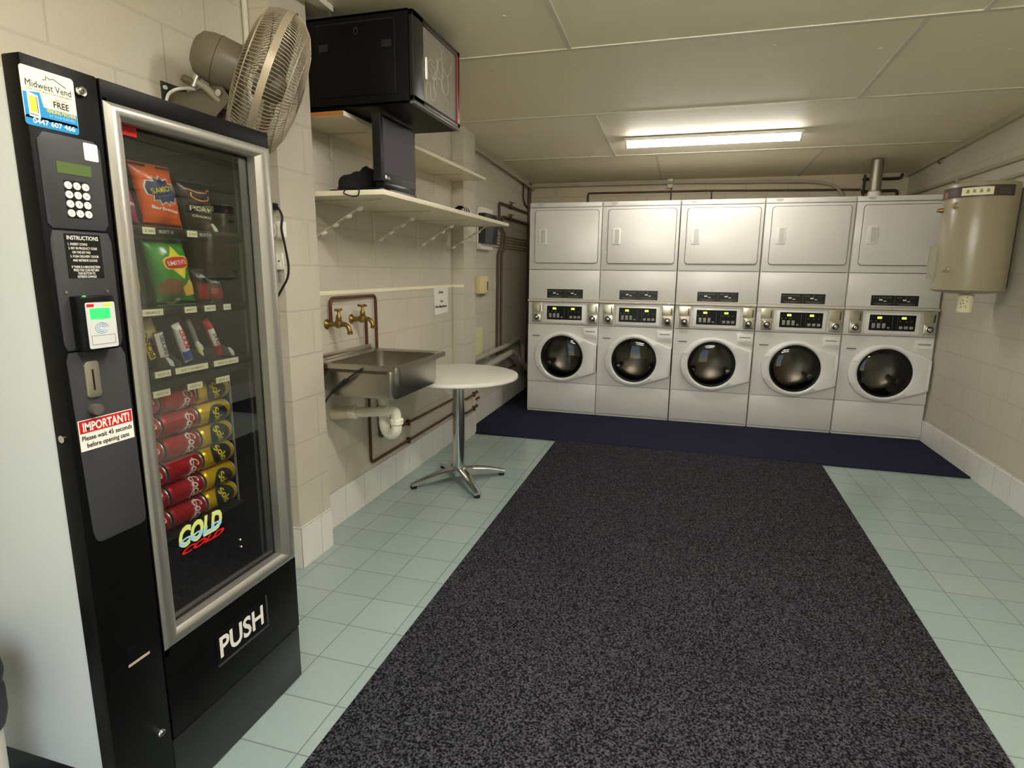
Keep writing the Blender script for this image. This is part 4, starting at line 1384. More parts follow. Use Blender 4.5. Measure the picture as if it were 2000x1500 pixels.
prism(bm, [(0.0, SZ - 0.02), (0.10, SZ - 0.02), (0.0, SZ - 0.16)], (XL, -2.60, 0), X, Z, 0, 0.004)
prism(bm, [(0.0, SZ - 0.02), (0.10, SZ - 0.02), (0.0, SZ - 0.16)], (XL, -3.05, 0), X, Z, 0, 0.004)
obj('wall_bracket', bm, M['steel'], tub)
# waste trap
trap = thing('waste_trap', 'white plastic bottle trap and waste pipe under the stainless tub', 'waste pipe', (-0.02, -2.83, 0.5))
tx, ty = -0.035, -2.850
bm = lathe(bm_new(), [(0.040, 0), (0.040, -0.022), (0.034, -0.026), (0.030, -0.05), (0.029, -0.075)], (tx, ty, bz), Z, 24)
obj('tail_piece', bm, M['pvc'], trap)
# the U bend in front, then the outlet back to the wall
ux = Vector((0.10, -0.05, 0))
cu = Vector((tx, ty, 0.590)) + ux * 0.5
uu = [cu + ux * (-0.5 * math.cos(a)) - Z * (0.056 * math.sin(a)) for a in [PI * k / 14 for k in range(15)]]
bm = bm_new()
tube(bm, [Vector((tx, ty, 0.70)), Vector((tx, ty, 0.645))] + uu + [Vector((tx, ty, 0.625)) + ux], 0.0275, 18)
obj('trap_bend', bm, M['pvc'], trap)
bm = bm_new()
top = Vector((tx, ty, 0.622)) + ux
tube(bm, fillet([top, top + Vector((-0.004, 0, 0.052)), top + Vector((-0.12, -0.004, 0.036)), Vector((-0.19, -2.905, 0.646))], 0.036), 0.026, 18)
obj('outlet_pipe', bm, M['pvc'], trap)
bm = bm_new()
cyl(bm, (-0.185, -2.905, 0.646), (-0.304, -2.912, 0.630), 0.034, 20)
obj('wall_pipe', bm, mat('aged cream pipe', col(216, 206, 180), 0.4), trap)
for p, d, r, l in ((Vector((tx, ty, 0.600)) + ux, (0, 0, 1), 0.036, 0.030), (Vector((-0.165, -2.904, 0.648)), (-1, -0.05, -0.1), 0.038, 0.036), (top + Vector((-0.035, -0.001, 0.048)), (-1, 0, -0.12), 0.034, 0.020)):
    bm = bm_new()
    lathe(bm, [(r * 0.9, 0), (r, 0.004), (r, l - 0.004), (r * 0.9, l)], p, d, 10)
    obj('union_nut', bm, M['pvc'], trap, ang=0.3)
# taps
def make_tap(name, label, y, z, lever):
    t = thing(name, label, 'tap', (XL, y, z))
    b = XL
    bm = lathe(bm_new(), [(0.026, 0.0), (0.026, 0.004), (0.018, 0.010), (0.013, 0.020), (0.012, 0.05), (0.017, 0.056), (0.019, 0.066), (0.017, 0.078)], (b, y, z), X, 22)
    obj('tap_body', bm, M['brass'], t)
    bm = lathe(bm_new(), [(0.019, -0.012), (0.021, 0.0), (0.019, 0.018), (0.013, 0.024), (0.015, 0.028), (0.013, 0.046), (0.008, 0.052), (0.006, 0.066)], (b + 0.072, y, z), Z, 20)
    obj('bonnet', bm, M['brass'], t)
    bm = bm_new()
    tube(bm, fillet([(b + 0.080, y, z), (b + 0.110, y, z + 0.004), (b + 0.128, y, z - 0.014), (b + 0.134, y, z - 0.034)], 0.02), [0.012] * 20, 12)
    lathe(bm, [(0.011, 0), (0.0145, 0.002), (0.0145, 0.012), (0.011, 0.014)], (b + 0.134, y, z - 0.048), Z, 16)
    obj('spout', bm, M['brass'], t)
    bm = bm_new()
    hz = z + 0.072
    if lever:
        tube(bm, [(b + 0.045, y, hz + 0.004), (b + 0.060, y, hz), (b + 0.084, y, hz), (b + 0.099, y, hz + 0.004)], [0.007, 0.0045, 0.0045, 0.007], 10)
        tube(bm, [(b + 0.072, y - 0.027, hz + 0.004), (b + 0.072, y - 0.012, hz), (b + 0.072, y + 0.012, hz), (b + 0.072, y + 0.027, hz + 0.004)], [0.007, 0.0045, 0.0045, 0.007], 10)
    else:
        tube(bm, [(b + 0.072, y - 0.027, hz + 0.004), (b + 0.072, y - 0.012, hz), (b + 0.072, y + 0.012, hz), (b + 0.072, y + 0.027, hz + 0.004)], [0.007, 0.0045, 0.0045, 0.007], 10)
    cyl(bm, (b + 0.072, y, hz - 0.008), (b + 0.072, y, hz + 0.008), 0.008, 14)
    obj('handle', bm, M['brass'], t)
    return t
make_tap('brass_tap', 'left brass tap over the tub, under the copper pipe loop', -2.925, 1.108, False)
make_tap('brass_tap', 'right brass tap over the tub, with a wide cross handle', -2.690, 1.118, True)
PX = XL + 0.014
def pipe(name, label, pts, r, m, rad=0.04, group=None, clips=(), clip_axis=Z):
    t = thing(name, label, 'pipe', Vector(pts[0]), group)
    bm = bm_new()
    tube(bm, fillet(pts, rad), r, 12)
    obj('pipe_run', bm, m, t)
    for c in clips:
        bm = bm_new()
        c = Vector(c)
        if clip_axis is Z:
            box(bm, c.x - r - 0.004, c.x + r + 0.003, c.y - 0.006, c.y + 0.006, c.z - r - 0.012, c.z + r + 0.012, 0.001)
        else:
            box(bm, c.x - r - 0.004, c.x + r + 0.003, c.y - r - 0.012, c.y + r + 0.012, c.z - 0.006, c.z + 0.006, 0.001)
        obj('pipe_clip', bm, m, t)
    return t
P2X = -0.190
pipe('copper_pipe', 'copper pipe that loops over the left tap, upper of the two low wall runs',
     [(PX + 0.012, -2.925, 1.118), (PX + 0.012, -2.925, 1.240), (PX, -2.440, 1.238), (PX, -2.440, 0.372), (PX, -1.205, 0.362), (P2X, -1.205, 0.362), (P2X, -0.905, 0.366), (PX, -0.900, 0.366), (PX, 0.6, 0.366)], 0.0085, M['copper'],
     0.035, 'copper pipes in the recess', [(PX, -2.05, 0.369), (P2X, -1.02, 0.365)])
pipe('copper_pipe', 'copper pipe that drops from the right tap, lowest run along the wall',
     [(PX, -2.690, 1.118), (PX, -2.555, 1.118), (PX, -2.555, 0.244), (PX, -1.205, 0.244), (P2X, -1.205, 0.244), (P2X, -0.905, 0.246), (PX, -0.900, 0.246), (PX, -0.6, 0.246)], 0.0085, M['copper'],
     0.035, 'copper pipes in the recess', [(PX, -2.05, 0.244), (P2X, -1.02, 0.245)])
t = thing('drain_cable', 'black cable with a thick sleeve hanging across the near side of the tub', 'cable', (-0.1, -3.130, 0.85))
pth = smooth_path([(0.01, -3.128, 0.925), (-0.05, -3.128, 0.886), (-0.10, -3.129, 0.845), (-0.15, -3.1295, 0.805), (-0.182, -3.1295, 0.772), (-0.20, -3.1295, 0.745)])
obj('cable', tube(bm_new(), pth, 0.0045, 8), M['rubber'], t)
obj('sleeve', tube(bm_new(), smooth_path([(-0.072, -3.129, 0.868), (-0.085, -3.129, 0.858), (-0.125, -3.129, 0.826), (-0.150, -3.129, 0.806), (-0.160, -3.129, 0.797)]), [0.006] * 4 + [0.0115] * 16 + [0.007] * 5, 10), M['rubber'], t)

# notice on the wall
t = thing('wall_notice', 'white paper notice taped to the recess wall beside the far pier', 'notice', (XL, -1.43, 1.16))
bm = bm_new()
g = [[bm.verts.new((XL + 0.0015 + 0.004 * (j / 6) ** 2 * (1 - i / 6) , -1.560 + 0.265 * i / 6, 1.262 - 0.204 * j / 6 + 0.002 * i)) for i in range(7)] for j in range(7)]
for j in range(6):
    for i in range(6):
        bm.faces.new([g[j][i], g[j][i + 1], g[j + 1][i + 1], g[j + 1][i]])
bmesh.ops.solidify(bm, geom=list(bm.faces), thickness=0.0006)
pp = obj('sheet', bm, M['paper'], t)
letters('notice_print', M['ink'], t, [('Note', 0.016, (XL + 0.0060, -1.437, 1.226), Y, Z, dict(width=0.080, bold=0.03)), ('No', 0.016, (XL + 0.0060, -1.425, 1.158), Y, Z, dict(width=0.05, bold=0.03)),
                                      ('No Machines', 0.018, (XL + 0.0070, -1.440, 1.120), Y, Z, dict(width=0.205, bold=0.03))])

# ------------------------------------------------------------ shelves
def bracket(bm, y, z, reach, drop, brace):
    box(bm, XL, XL + 0.004, y - 0.012, y + 0.012, z - drop, z, 0.001)
    box(bm, XL, XL + reach, y - 0.012, y + 0.012, z - 0.004, z, 0.001)
    if brace:
        a, b = Vector((XL + 0.003, y, z - drop + 0.015)), Vector((XL + reach * 0.86, y, z - 0.004))
        prism(bm, [(0, -0.011), ((b - a).length, -0.011), ((b - a).length, 0.011), (0, 0.011)], a, (b - a), Y, -0.002, 0.002)
low = thing('wall_shelf', 'deep lower white shelf in the recess carrying the black monitor', 'shelf', (XL, -2.165, 1.735))
obj('board', box(bm_new(), XL, 0.155, -3.133, -1.196, 1.713, 1.735, 0.001), M['shelf'], low)
for y in (-2.98, -2.41, -1.82, -1.28):
    bm = bm_new()
    bracket(bm, y, 1.713, 0.36, 0.19, True)
    br = obj('bracket', bm, M['bracket'], low)
    a, b = Vector((XL + 0.003, y, 1.538)), Vector((XL + 0.31, y, 1.709))
    nn = (b - a).normalized().cross(Y)
    if nn.z > 0:
        nn = -nn
    for k in (0.14, 0.36, 0.60, 0.80):
        obj('bracket_bolt', lathe(bm_new(), [(0.0155, 0.0015), (0.0165, 0.006), (0.011, 0.012), (0, 0.013)], a.lerp(b, k), nn, 14), M['white'], br)  # white and oversized, the bolts' bright highlight put into colour and size
up_ = thing('wall_shelf', 'narrow upper white shelf in the recess under the black cabinet', 'shelf', (XL, -2.165, 2.07))
obj('board', box(bm_new(), XL, -0.030, -3.133, -1.196, 2.050, 2.070, 0.001), M['shelf'], up_)
obj('raw_end', box(bm_new(), XL + 0.001, -0.031, -3.1345, -3.1325, 2.051, 2.069), M['wood'], up_)
for y in (-2.815, -1.515):
    bm = bm_new()
    bracket(bm, y, 2.050, 0.20, 0.12, False)
    obj('bracket', bm, M['bracket'], up_)

# network cabinet
RX, RY0, RY1, RZ0, RZ1 = 0.310, -3.135, -2.600, 2.080, 2.445
rk = thing('network_cabinet', 'black metal network cabinet with a scratched glass door high in the recess', 'cabinet', (0.0, -2.87, RZ0))
bm = bm_new()
box(bm, XL + 0.002, RX - 0.022, RY0, RY0 + 0.012, RZ0, RZ1, 0.002)
box(bm, XL + 0.002, RX - 0.022, RY1 - 0.012, RY1, RZ0, RZ1, 0.002)
box(bm, XL + 0.002, RX - 0.022, RY0, RY1, RZ1 - 0.012, RZ1, 0.002)
box(bm, XL + 0.002, RX - 0.022, RY0, RY1, RZ0, RZ0 + 0.012, 0.002)
box(bm, XL + 0.002, XL + 0.012, RY0, RY1, RZ0, RZ1)
obj('carcass', bm, M['blackmatt'], rk)
obj('cabinet_foot', box(bm_new(), XL + 0.01, -0.04, RY0 + 0.02, RY1 - 0.02, 2.0702, RZ0 + 0.002), M['blackmatt'], rk)
bm = box(bm_new(), -0.150, 0.222, RY0 - 0.003, RY0 + 0.001, 2.122, 2.412, 0.0015)
sp = obj('side_panel', bm, M['blackmatt'], rk)
for xx, zz in ((-0.11, 2.322), (0.190, 2.318)):
    bm = bm_new()
    prism(bm, rrect(0.046, 0.030, 0.004, xx, zz), (0, RY0 - 0.003, 0), X, Z, 0, 0.004, 0.0015)
    obj('panel_latch', bm, M['black'], sp)
bm = bm_new()
tube(bm, [(0.048 + 0.009 * math.cos(a), RY0 - 0.005, 2.378 + 0.013 * math.sin(a)) for a in [2 * PI * k / 18 for k in range(18)]], 0.0016, 6, closed=True)
obj('panel_lock', bm, mat('dark grey metal', col(70, 66, 60), 0.4, metal=0.6), sp)
for p0, p1, nm in (((-0.150, 2.4135), (0.222, 2.4165), 'panel_gap'), ((0.224, 2.122), (0.227, 2.412), 'panel_gap')):
    obj(nm, box(bm_new(), p0[0], p1[0], RY0 - 0.0008, RY0, p0[1], p1[1]), M['rubber'], sp)
bm = bm_new()
box(bm, RX - 0.020, RX, RY0 + 0.002, RY0 + 0.105, RZ0 + 0.012, RZ1 - 0.003, 0.003)
box(bm, RX - 0.020, RX, RY1 - 0.035, RY1 - 0.002, RZ0 + 0.012, RZ1 - 0.003, 0.003)
box(bm, RX - 0.020, RX, RY0 + 0.002, RY1 - 0.002, RZ1 - 0.028, RZ1 - 0.003, 0.003)
box(bm, RX - 0.020, RX, RY0 + 0.002, RY1 - 0.002, RZ0 + 0.012, RZ0 + 0.034, 0.003)
dr = obj('glass_door', bm, M['black'], rk)
obj('door_pane', box(bm_new(), RX - 0.010, RX - 0.007, RY0 + 0.10, RY1 - 0.03, RZ0 + 0.03, RZ1 - 0.022), mat('smoked pane with dust', col(122, 117, 104), 0.5, noise=0.25, nscale=14), dr)
bm = bm_new()
rs = random.Random(11)
for k in range(15):
    y0, z0 = rs.uniform(-2.97, -2.72), rs.uniform(2.14, 2.36)
    a, n = rs.uniform(0, 6.28), rs.randint(8, 16)
    pts = []
    for q in range(n):
        pts.append((RX - 0.0066, max(-3.02, min(-2.645, y0)), max(2.118, min(2.41, z0))))
        y0 += 0.011 * math.cos(a)
        z0 += 0.011 * math.sin(a)
        a += rs.uniform(-0.2, 0.75)
    tube(bm, pts, 0.0008, 4)
obj('door_scratches', bm, mat('pale scratches', col(196, 190, 172), 0.6), dr)
obj('door_trim', box(bm_new(), RX - 0.001, RX + 0.002, RY1 - 0.040, RY1 - 0.034, RZ0 + 0.03, RZ1 - 0.025), M['redpaint'], dr)
bm = bm_new()
prism(bm, rrect(0.016, 0.090, 0.008, -3.010, 2.250), (RX, 0, 0), Y, Z, 0, 0.005, 0.002)
obj('door_handle', bm, M['white'], dr)
bm = bm_new()
for k in range(7):
    box(bm, RX - 0.014, RX - 0.004, RY0 + 0.07 + 0.062 * k, RY0 + 0.10 + 0.062 * k, RZ0 + 0.0105, RZ0 + 0.0125)
box(bm, RX - 0.022, RX + 0.002, RY0 + 0.004, RY1 - 0.004, RZ0 - 0.001, RZ0 + 0.010, 0.002)
obj('bottom_sill', bm, mat('grey sill', col(96, 92, 92), 0.4), rk)

# monitor
mo = thing('monitor', 'black square computer monitor standing on the lower shelf below the cabinet', 'monitor', (0.08, -2.90, 1.735))
MX, MY0, MY1, MZ0, MZ1 = 0.128, -3.095, -2.745, 1.778, 2.062
bm = bm_new()
prism(bm, [(MY0, MZ0), (MY1, MZ0), (MY1, MZ1), (MY0, MZ1)], (MX - 0.042, 0, 0), Y, Z, 0, 0.042, 0.004)
obj('casing', bm, M['black'], mo)
obj('back_cover', box(bm_new(), MX - 0.075, MX - 0.040, MY0 + 0.06, MY1 - 0.06, MZ0 + 0.05, MZ1 - 0.05, 0.01), M['black'], mo)
obj('screen', box(bm_new(), MX - 0.001, MX + 0.0012, MY0 + 0.018, MY1 - 0.018, MZ0 + 0.038, MZ1 - 0.016), mat('dark screen', col(52, 45, 52), 0.5, spec=0.2), mo)
bm = bm_new()
prism(bm, [(-2.93, 0.02), (-2.90, 0.02), (-2.90, 0.08), (-2.93, 0.08)], (MX - 0.07, 0, 1.735), Y, Z, 0, 0.03)
box(bm, MX - 0.10, MX - 0.04, -2.97, -2.86, 1.745, 1.80, 0.01)
obj('neck', bm, M['black'], mo)
bm = bm_new()
prism(bm, rrect(0.13, 0.36, 0.05, 0.080, -2.92), (0, 0, 1.735), X, Y, 0.0, 0.014, 0.004)
box(bm, 0.09, 0.136, MY0 + 0.01, MY1 - 0.02, 1.748, MZ0 + 0.002, 0.006)
obj('stand_base', bm, M['blackgloss'], mo)
bm = bm_new()
lathe(bm, [(0.0085, 0), (0.0085, 0.001), (0, 0.001)], (MX + 0.0003, -3.058, MZ0 + 0.020), X, 20)
lg_ = obj('maker_badge', bm, M['white'], mo)
letters('maker_letters', M['white'], mo, [('LG', 0.012, (MX + 0.0008, -3.032, MZ0 + 0.019), Y, Z, dict(width=0.020, bold=0.02))])
# heap of dark cloth
bm = bm_new()
bmesh.ops.create_icosphere(bm, subdivisions=4, radius=1.0)
rs = random.Random(5)
ph = [rs.uniform(0, 6) for _ in range(6)]
for v in bm.verts:
    p = v.co.copy()
    k = 1 + 0.10 * math.sin(5 * p.x + ph[0]) * math.sin(4 * p.y + ph[1]) + 0.08 * math.sin(9 * p.y + 3 * p.z + ph[2]) + 0.05 * math.sin(13 * p.x - 7 * p.z + ph[3])
    x, y, z = p.x * 0.105 * k, p.y * 0.13 * k, p.z * k
    z = (z * 0.085 if z > 0 else z * 0.02) * (1.0 + 0.55 * p.x)
    v.co = Vector((-0.080 + x * 0.95, -2.915 + y, 1.762 + z))
lo = min(v.co.z for v in bm.verts)
for v in bm.verts:
    v.co.z = 1.7355 + (v.co.z - lo)
tag(obj('folded_jacket', bm, mat('black cloth', col(15, 13, 13), 0.9, bump=0.6, bscale=60), ang=2), 'crumpled black cloth heaped on the lower shelf beside the monitor', 'jacket')
# sandal
sd = thing('sandal', 'black sandal with pale straps at the far end of the lower shelf', 'sandal', (-0.03, -1.72, 1.735))
bm = bm_new()
sole = [(0.045 * math.cos(a) * (1.0 + 0.15 * math.sin(a)), 0.125 * math.sin(a)) for a in [2 * PI * k / 32 for k in range(32)]]
prism(bm, sole, (-0.03, -1.72, 1.7352), X, Y, 0, 0.022, 0.006)
obj('sole', bm, M['rubber'], sd)
def strap(bm, y, w, hgt, lift=0.0):
    lo, hi = [], []
    for k in range(17):
        a = PI * k / 16
        for lst, yy in ((lo, y - w / 2), (hi, y + w / 2)):
            lst.append(bm.verts.new((-0.03 + (0.046 + lift) * math.cos(a), yy + 0.03 * math.sin(a), 1.750 + (hgt + lift) * math.sin(a))))
    for k in range(16):
        bm.faces.new([lo[k], lo[k + 1], hi[k + 1], hi[k]])
bm = bm_new()
strap(bm, -1.71, 0.115, 0.062)
bmesh.ops.solidify(bm, geom=list(bm.faces), thickness=0.004)
ss = obj('strap', bm, M['rubber'], sd)
for k in range(3):
    bm = bm_new()
    strap(bm, -1.750 + 0.042 * k, 0.014, 0.062, 0.0035)
    bmesh.ops.solidify(bm, geom=list(bm.faces), thickness=0.002)
    obj('strap_stripe', bm, M['white'], ss)
# loose cable over the shelf edge
bm = bm_new()
tube(bm, smooth_path([(0.03, -3.02, 1.7390), (-0.06, -3.08, 1.7390), (-0.13, -3.11, 1.7395), (-0.06, -3.125, 1.7395), (-0.035, -3.136, 1.737), (-0.042, -3.137, 1.722), (0.0, -3.138, 1.708), (0.03, -3.138, 1.712), (0.036, -3.136, 1.738), (0.02, -3.11, 1.7395), (0.03, -3.05, 1.739)]), 0.0028, 8)
tag(obj('loose_cable', bm, M['rubber']), 'thin dark cable looped over the near edge of the lower shelf', 'cable')
# ceiling duct cover and lead above the cabinet
t = thing('cable_cover', 'cream cable cover on the ceiling above the black cabinet with a lead hanging from it', 'cable cover', (-0.1, -3.25, ceil_z(-3.2)))
bm = bm_new()
prism(bm, [(-3.62, ceil_z(-3.62) - 0.024), (-3.066, ceil_z(-3.066) - 0.024), (-3.066, ceil_z(-3.066) + 0.002), (-3.62, ceil_z(-3.62) + 0.002)], (-0.145, 0, 0), Y, Z, 0, 0.045)
obj('cover', bm, M['strip'], t)
obj('lead', tube(bm_new(), smooth_path([(-0.115, -3.075, 2.492), (-0.118, -3.066, 2.478), (-0.135, -3.055, 2.462), (-0.175, -3.045, 2.451), (-0.21, -3.04, 2.4475)]), 0.004, 8), mat('blue grey lead', col(92, 104, 104), 0.5), t)

# ------------------------------------------------------------ bistro table
CX, CY = 0.085, -2.075
tb_ = thing('bistro_table', 'round white marbled table on a chrome pedestal with four feet', 'table', (CX, CY, 0))
bm = lathe(bm_new(), [(0.0, 0.700), (0.36, 0.700), (0.378, 0.704), (0.3855, 0.712), (0.386, 0.724), (0.3825, 0.732), (0.374, 0.735), (0.0, 0.735)], (CX, CY, 0), Z, 72, cap=False)
obj('tabletop', bm, M['marble'], tb_)
obj('top_plate', lathe(bm_new(), [(0.10, 0.694), (0.10, 0.700)], (CX, CY, 0), Z, 24), M['silver'], tb_)
obj('pedestal', lathe(bm_new(), [(0.037, 0.075), (0.037, 0.696)], (CX, CY, 0), Z, 32), M['chrome'], tb_)
obj('hub', lathe(bm_new(), [(0.045, 0.045), (0.052, 0.060), (0.050, 0.098), (0.042, 0.104), (0.0375, 0.105)], (CX, CY, 0), Z, 32), M['chrome'], tb_)
for k in range(4):
    a = PI / 4 * 1.0 + k * PI / 2 - 0.05
    d, s = Vector((math.cos(a), math.sin(a), 0)), Vector((-math.sin(a), math.cos(a), 0))
    bm = bm_new()
    rings = []
    for q in range(9):
        tt = q / 8
        r = 0.03 + 0.30 * tt
        w = 0.034 - 0.010 * tt
        zt = 0.100 - 0.062 * tt ** 1.6
        zb = 0.050 - 0.030 * tt ** 1.3
        c = Vector((CX, CY, 0)) + d * r
        rings.append([bm.verts.new(c + s * x + Z * z) for x, z in ((-w, zb), (w, zb), (w, zt - 0.008), (w * 0.6, zt), (-w * 0.6, zt), (-w, zt - 0.008))])
    for p, q in zip(rings, rings[1:]):
        for j in range(6):
            bm.faces.new([p[j], p[(j + 1) % 6], q[(j + 1) % 6], q[j]])
    bm.faces.new(rings[0])
    bm.faces.new(rings[-1])
    lg = obj('leg', bm, M['chrome'], tb_, ang=0.9)
    c = Vector((CX, CY, 0)) + d * 0.312
    obj('foot', cyl(bm_new(), c, c + Z * 0.023, 0.020, 18), M['rubber'], lg)

# ------------------------------------------------------------ wall fan
FC = Vector((0.038, -3.700, 2.004))
FN = Vector((0.75, 0.55, -0.37)).normalized()
fan = thing('wall_fan', 'large grey wall fan with a wire guard tilted down above the vending machine', 'fan', (XL, -3.81, 1.98))
u, w, d = frame_of(FN)
FR = 0.245
def at(r, a, h):
    return FC + d * h + (u * math.cos(a) + w * math.sin(a)) * r
bm = bm_new()
front = [(0.035, 0.098), (0.085, 0.096), (0.15, 0.086), (0.202, 0.066), (0.234, 0.038), (FR, 0.004)]
rear = [(0.080, -0.098), (0.14, -0.094), (0.193, -0.084), (0.226, -0.066), (0.240, -0.04), (FR, -0.004)]
NW = 118
for k in range(NW):
    a = 2 * PI * k / NW
    tube(bm, [at(r, a + 0.10 * (1 - r / FR), h) for r, h in front], 0.0015, 4)
gf = obj('front_guard', bm, M['wire'], fan)
bm = bm_new()
for k in range(NW):
    a = 2 * PI * k / NW
    tube(bm, [at(r, a, h) for r, h in rear], 0.0015, 4)
obj('rear_guard', bm, M['wire'], fan)
bm = bm_new()
def ring(bm, r, h, t, n=72):
    tube(bm, [at(r, 2 * PI * k / n, h) for k in range(n)], t, 6, closed=True)
ring(bm, FR, 0.005, 0.004)
ring(bm, FR, -0.005, 0.004)
lo, hi = [], []
for k in range(72):
    lo.append(bm.verts.new(at(FR + 0.004, 2 * PI * k / 72, -0.011)))
    hi.append(bm.verts.new(at(FR + 0.004, 2 * PI * k / 72, 0.011)))
for k in range(72):
    bm.faces.new([lo[k], lo[(k + 1) % 72], hi[(k + 1) % 72], hi[k]])
obj('rim_band', bm, M['wire'], fan)
bm = bm_new()
ring(bm, 0.202, 0.066, 0.0022)
ring(bm, 0.15, 0.086, 0.0018)
ring(bm, 0.226, -0.067, 0.0022)
ring(bm, 0.14, -0.0945, 0.0018)
obj('guard_ring', bm, M['wire'], fan)
obj('front_badge', lathe(bm_new(), [(0.045, 0.094), (0.045, 0.100), (0.0, 0.104)], FC, d, 28), M['fan'], fan)
bm = bm_new()
for k in range(3):
    a0 = 2 * PI * k / 3
    n = 7
    g = []
    for i in range(n + 1):
        r = 0.05 + 0.165 * i / n
        row = []
        for j in range(7):
            aa = a0 + (j / 6 - 0.5) * (1.05 + 0.3 * i / n)
            row.append(bm.verts.new(at(r, aa, 0.03 * (0.5 - j / 6) + 0.0)))
        g.append(row)
    for i in range(n):
        for j in range(6):
            bm.faces.new([g[i][j], g[i + 1][j], g[i + 1][j + 1], g[i][j + 1]])
bmesh.ops.solidify(bm, geom=list(bm.faces), thickness=0.002)
obj('blades', bm, mat('grey fan blade', col(120, 112, 100), 0.35), fan)
obj('blade_hub', lathe(bm_new(), [(0.05, -0.05), (0.05, 0.03), (0.03, 0.045), (0, 0.046)], FC, d, 28), M['fan'], fan)
bm = lathe(bm_new(), [(0.0, -0.250), (0.045, -0.247), (0.066, -0.232), (0.076, -0.205), (0.080, -0.17), (0.080, -0.115), (0.076, -0.098), (0.0, -0.095)], FC, d, 36, cap=False)
mt_ = obj('motor_housing', bm, M['fan'], fan)
obj('housing_seam', tube(bm_new(), [FC + d * -0.175 + (u * math.cos(a) + w * math.sin(a)) * 0.0803 for a in [2 * PI * k / 40 for k in range(40)]], 0.001, 4, closed=True), mat('dark seam', col(66, 60, 50), 0.6), mt_)
# tilt arm under the motor, clamp knob and the wall arm
mdn = (Vector((0, 0, -1)) - d * (-d.z)).normalized()
piv = Vector((-0.075, -3.770, 1.945))
a0 = FC + d * -0.215 + mdn * 0.080
a1 = FC + d * -0.110 + mdn * 0.125
bm = bm_new()
tube(bm, [a0 + mdn * 0.014, a0 + mdn * 0.016 + d * 0.03, a1, piv + Vector((0.02, 0, 0.01))], [0.010, 0.012, 0.013, 0.014], 10)
obj('tilt_arm', bm, mat('grey arm', col(150, 144, 126), 0.4), fan)
bm = bm_new()
cyl(bm, a0 - d * 0.0 + mdn * -0.004, a0 + mdn * 0.034, 0.011, 14)
obj('oscillation_post', bm, M['silver'], fan)
bm = lathe(bm_new(), [(0.006, 0), (0.013, 0.004), (0.013, 0.030), (0.009, 0.040), (0.0, 0.042)], a0 + mdn * 0.022, -d, 16)
obj('clamp_knob', bm, mat('brown knob', col(92, 80, 64), 0.5), fan)
bm = bm_new()
arm = [(-0.298, 1.9840), (-0.225, 1.9760), (-0.175, 1.9800), (-0.110, 1.9960), (-0.078, 1.9900), (-0.050, 1.9520), (-0.058, 1.9300), (-0.100, 1.8980), (-0.130, 1.8700), (-0.298, 1.8700)]
for yy in (-3.804, -3.760):
    prism(bm, arm, (0, yy, 0), X, Z, 0, 0.003)
prism(bm, [(-0.298, 1.9835), (-0.225, 1.9755), (-0.175, 1.9795), (-0.11, 1.9955), (-0.11, 1.9920), (-0.175, 1.9760), (-0.225, 1.9720), (-0.298, 1.9800)], (0, -3.760, 0), X, Z, 0, 0.044)
am = obj('wall_arm', bm, M['fan'], fan)
bm = bm_new()
for yy, nx in ((-3.808, -1), (-3.758, 1)):
    cyl(bm, (-0.082, yy, 1.962), (-0.082, yy + nx * 0.010, 1.962), 0.011, 14)
obj('pivot_bolt', bm, M['chrome'], am)
bm = box(bm_new(), XL, XL + 0.006, -3.832, -3.722, 1.865, 2.012, 0.002)
wp = obj('wall_plate', bm, mat('dark green grey plate', col(48, 50, 42), 0.5), fan)
for yy in (-3.820, -3.734):
    for zz in (1.88, 1.992):
        obj('plate_bolt', cyl(bm_new(), (XL + 0.005, yy, zz), (XL + 0.012, yy, zz), 0.007, 12), M['white'], wp)
bm = bm_new()
tube(bm, smooth_path([(XL + 0.02, -3.845, 1.84), (XL + 0.03, -3.840, 1.945), (XL + 0.055, -3.834, 1.975), (XL + 0.10, -3.822, 1.983), (XL + 0.13, -3.812, 1.98)]), 0.005, 8)
obj('fan_lead', bm, M['white'], fan)
# conduit in the corner of the near pier
pipe('conduit', 'cream conduit running up the corner beside the near pier behind the fan', [(XL + 0.012, -3.398, 0.21), (XL + 0.012, -3.398, ceil_z(-3.398) - 0.001)], 0.011, M['strip'])

# power point and leads on the near pier
PY = -3.385
t = thing('power_point', 'white power point with a plug on the near pier beside the vending machine', 'power point', (-0.2, PY, 1.54))
bm = bm_new()
prism(bm, rrect(0.034, 0.072, 0.003, -0.200, 1.545), (0, PY, 0), X, Z, 0, 0.010, 0.002)
obj('cover_plate', bm, M['paper'], t)
bm = box(bm_new(), -0.186, -0.166, PY - 0.040, PY - 0.002, 1.515, 1.580, 0.004)
obj('plug_adaptor', bm, M['white'], t)
t = thing('junction_box', 'small white box with one black hole on the near pier, under the power point', 'junction box', (-0.207, PY, 1.42))
bm = bm_new()
prism(bm, rrect(0.036, 0.070, 0.002, -0.210, 1.418), (0, PY, 0), X, Z, 0, 0.016, 0.002)
obj('box_cover', bm, M['white'], t)
obj('screw_hole', cyl(bm_new(), (-0.205, PY - 0.0155, 1.418), (-0.205, PY - 0.0168, 1.418), 0.004, 12), M['black'], t)
t = thing('power_lead', 'black power lead curving down the near pier from a plug behind the vending machine', 'cable', (-0.2, PY, 1.64))
obj('plug', box(bm_new(), -0.232, -0.200, PY - 0.045, PY, 1.628, 1.655, 0.006), M['rubber'], t)
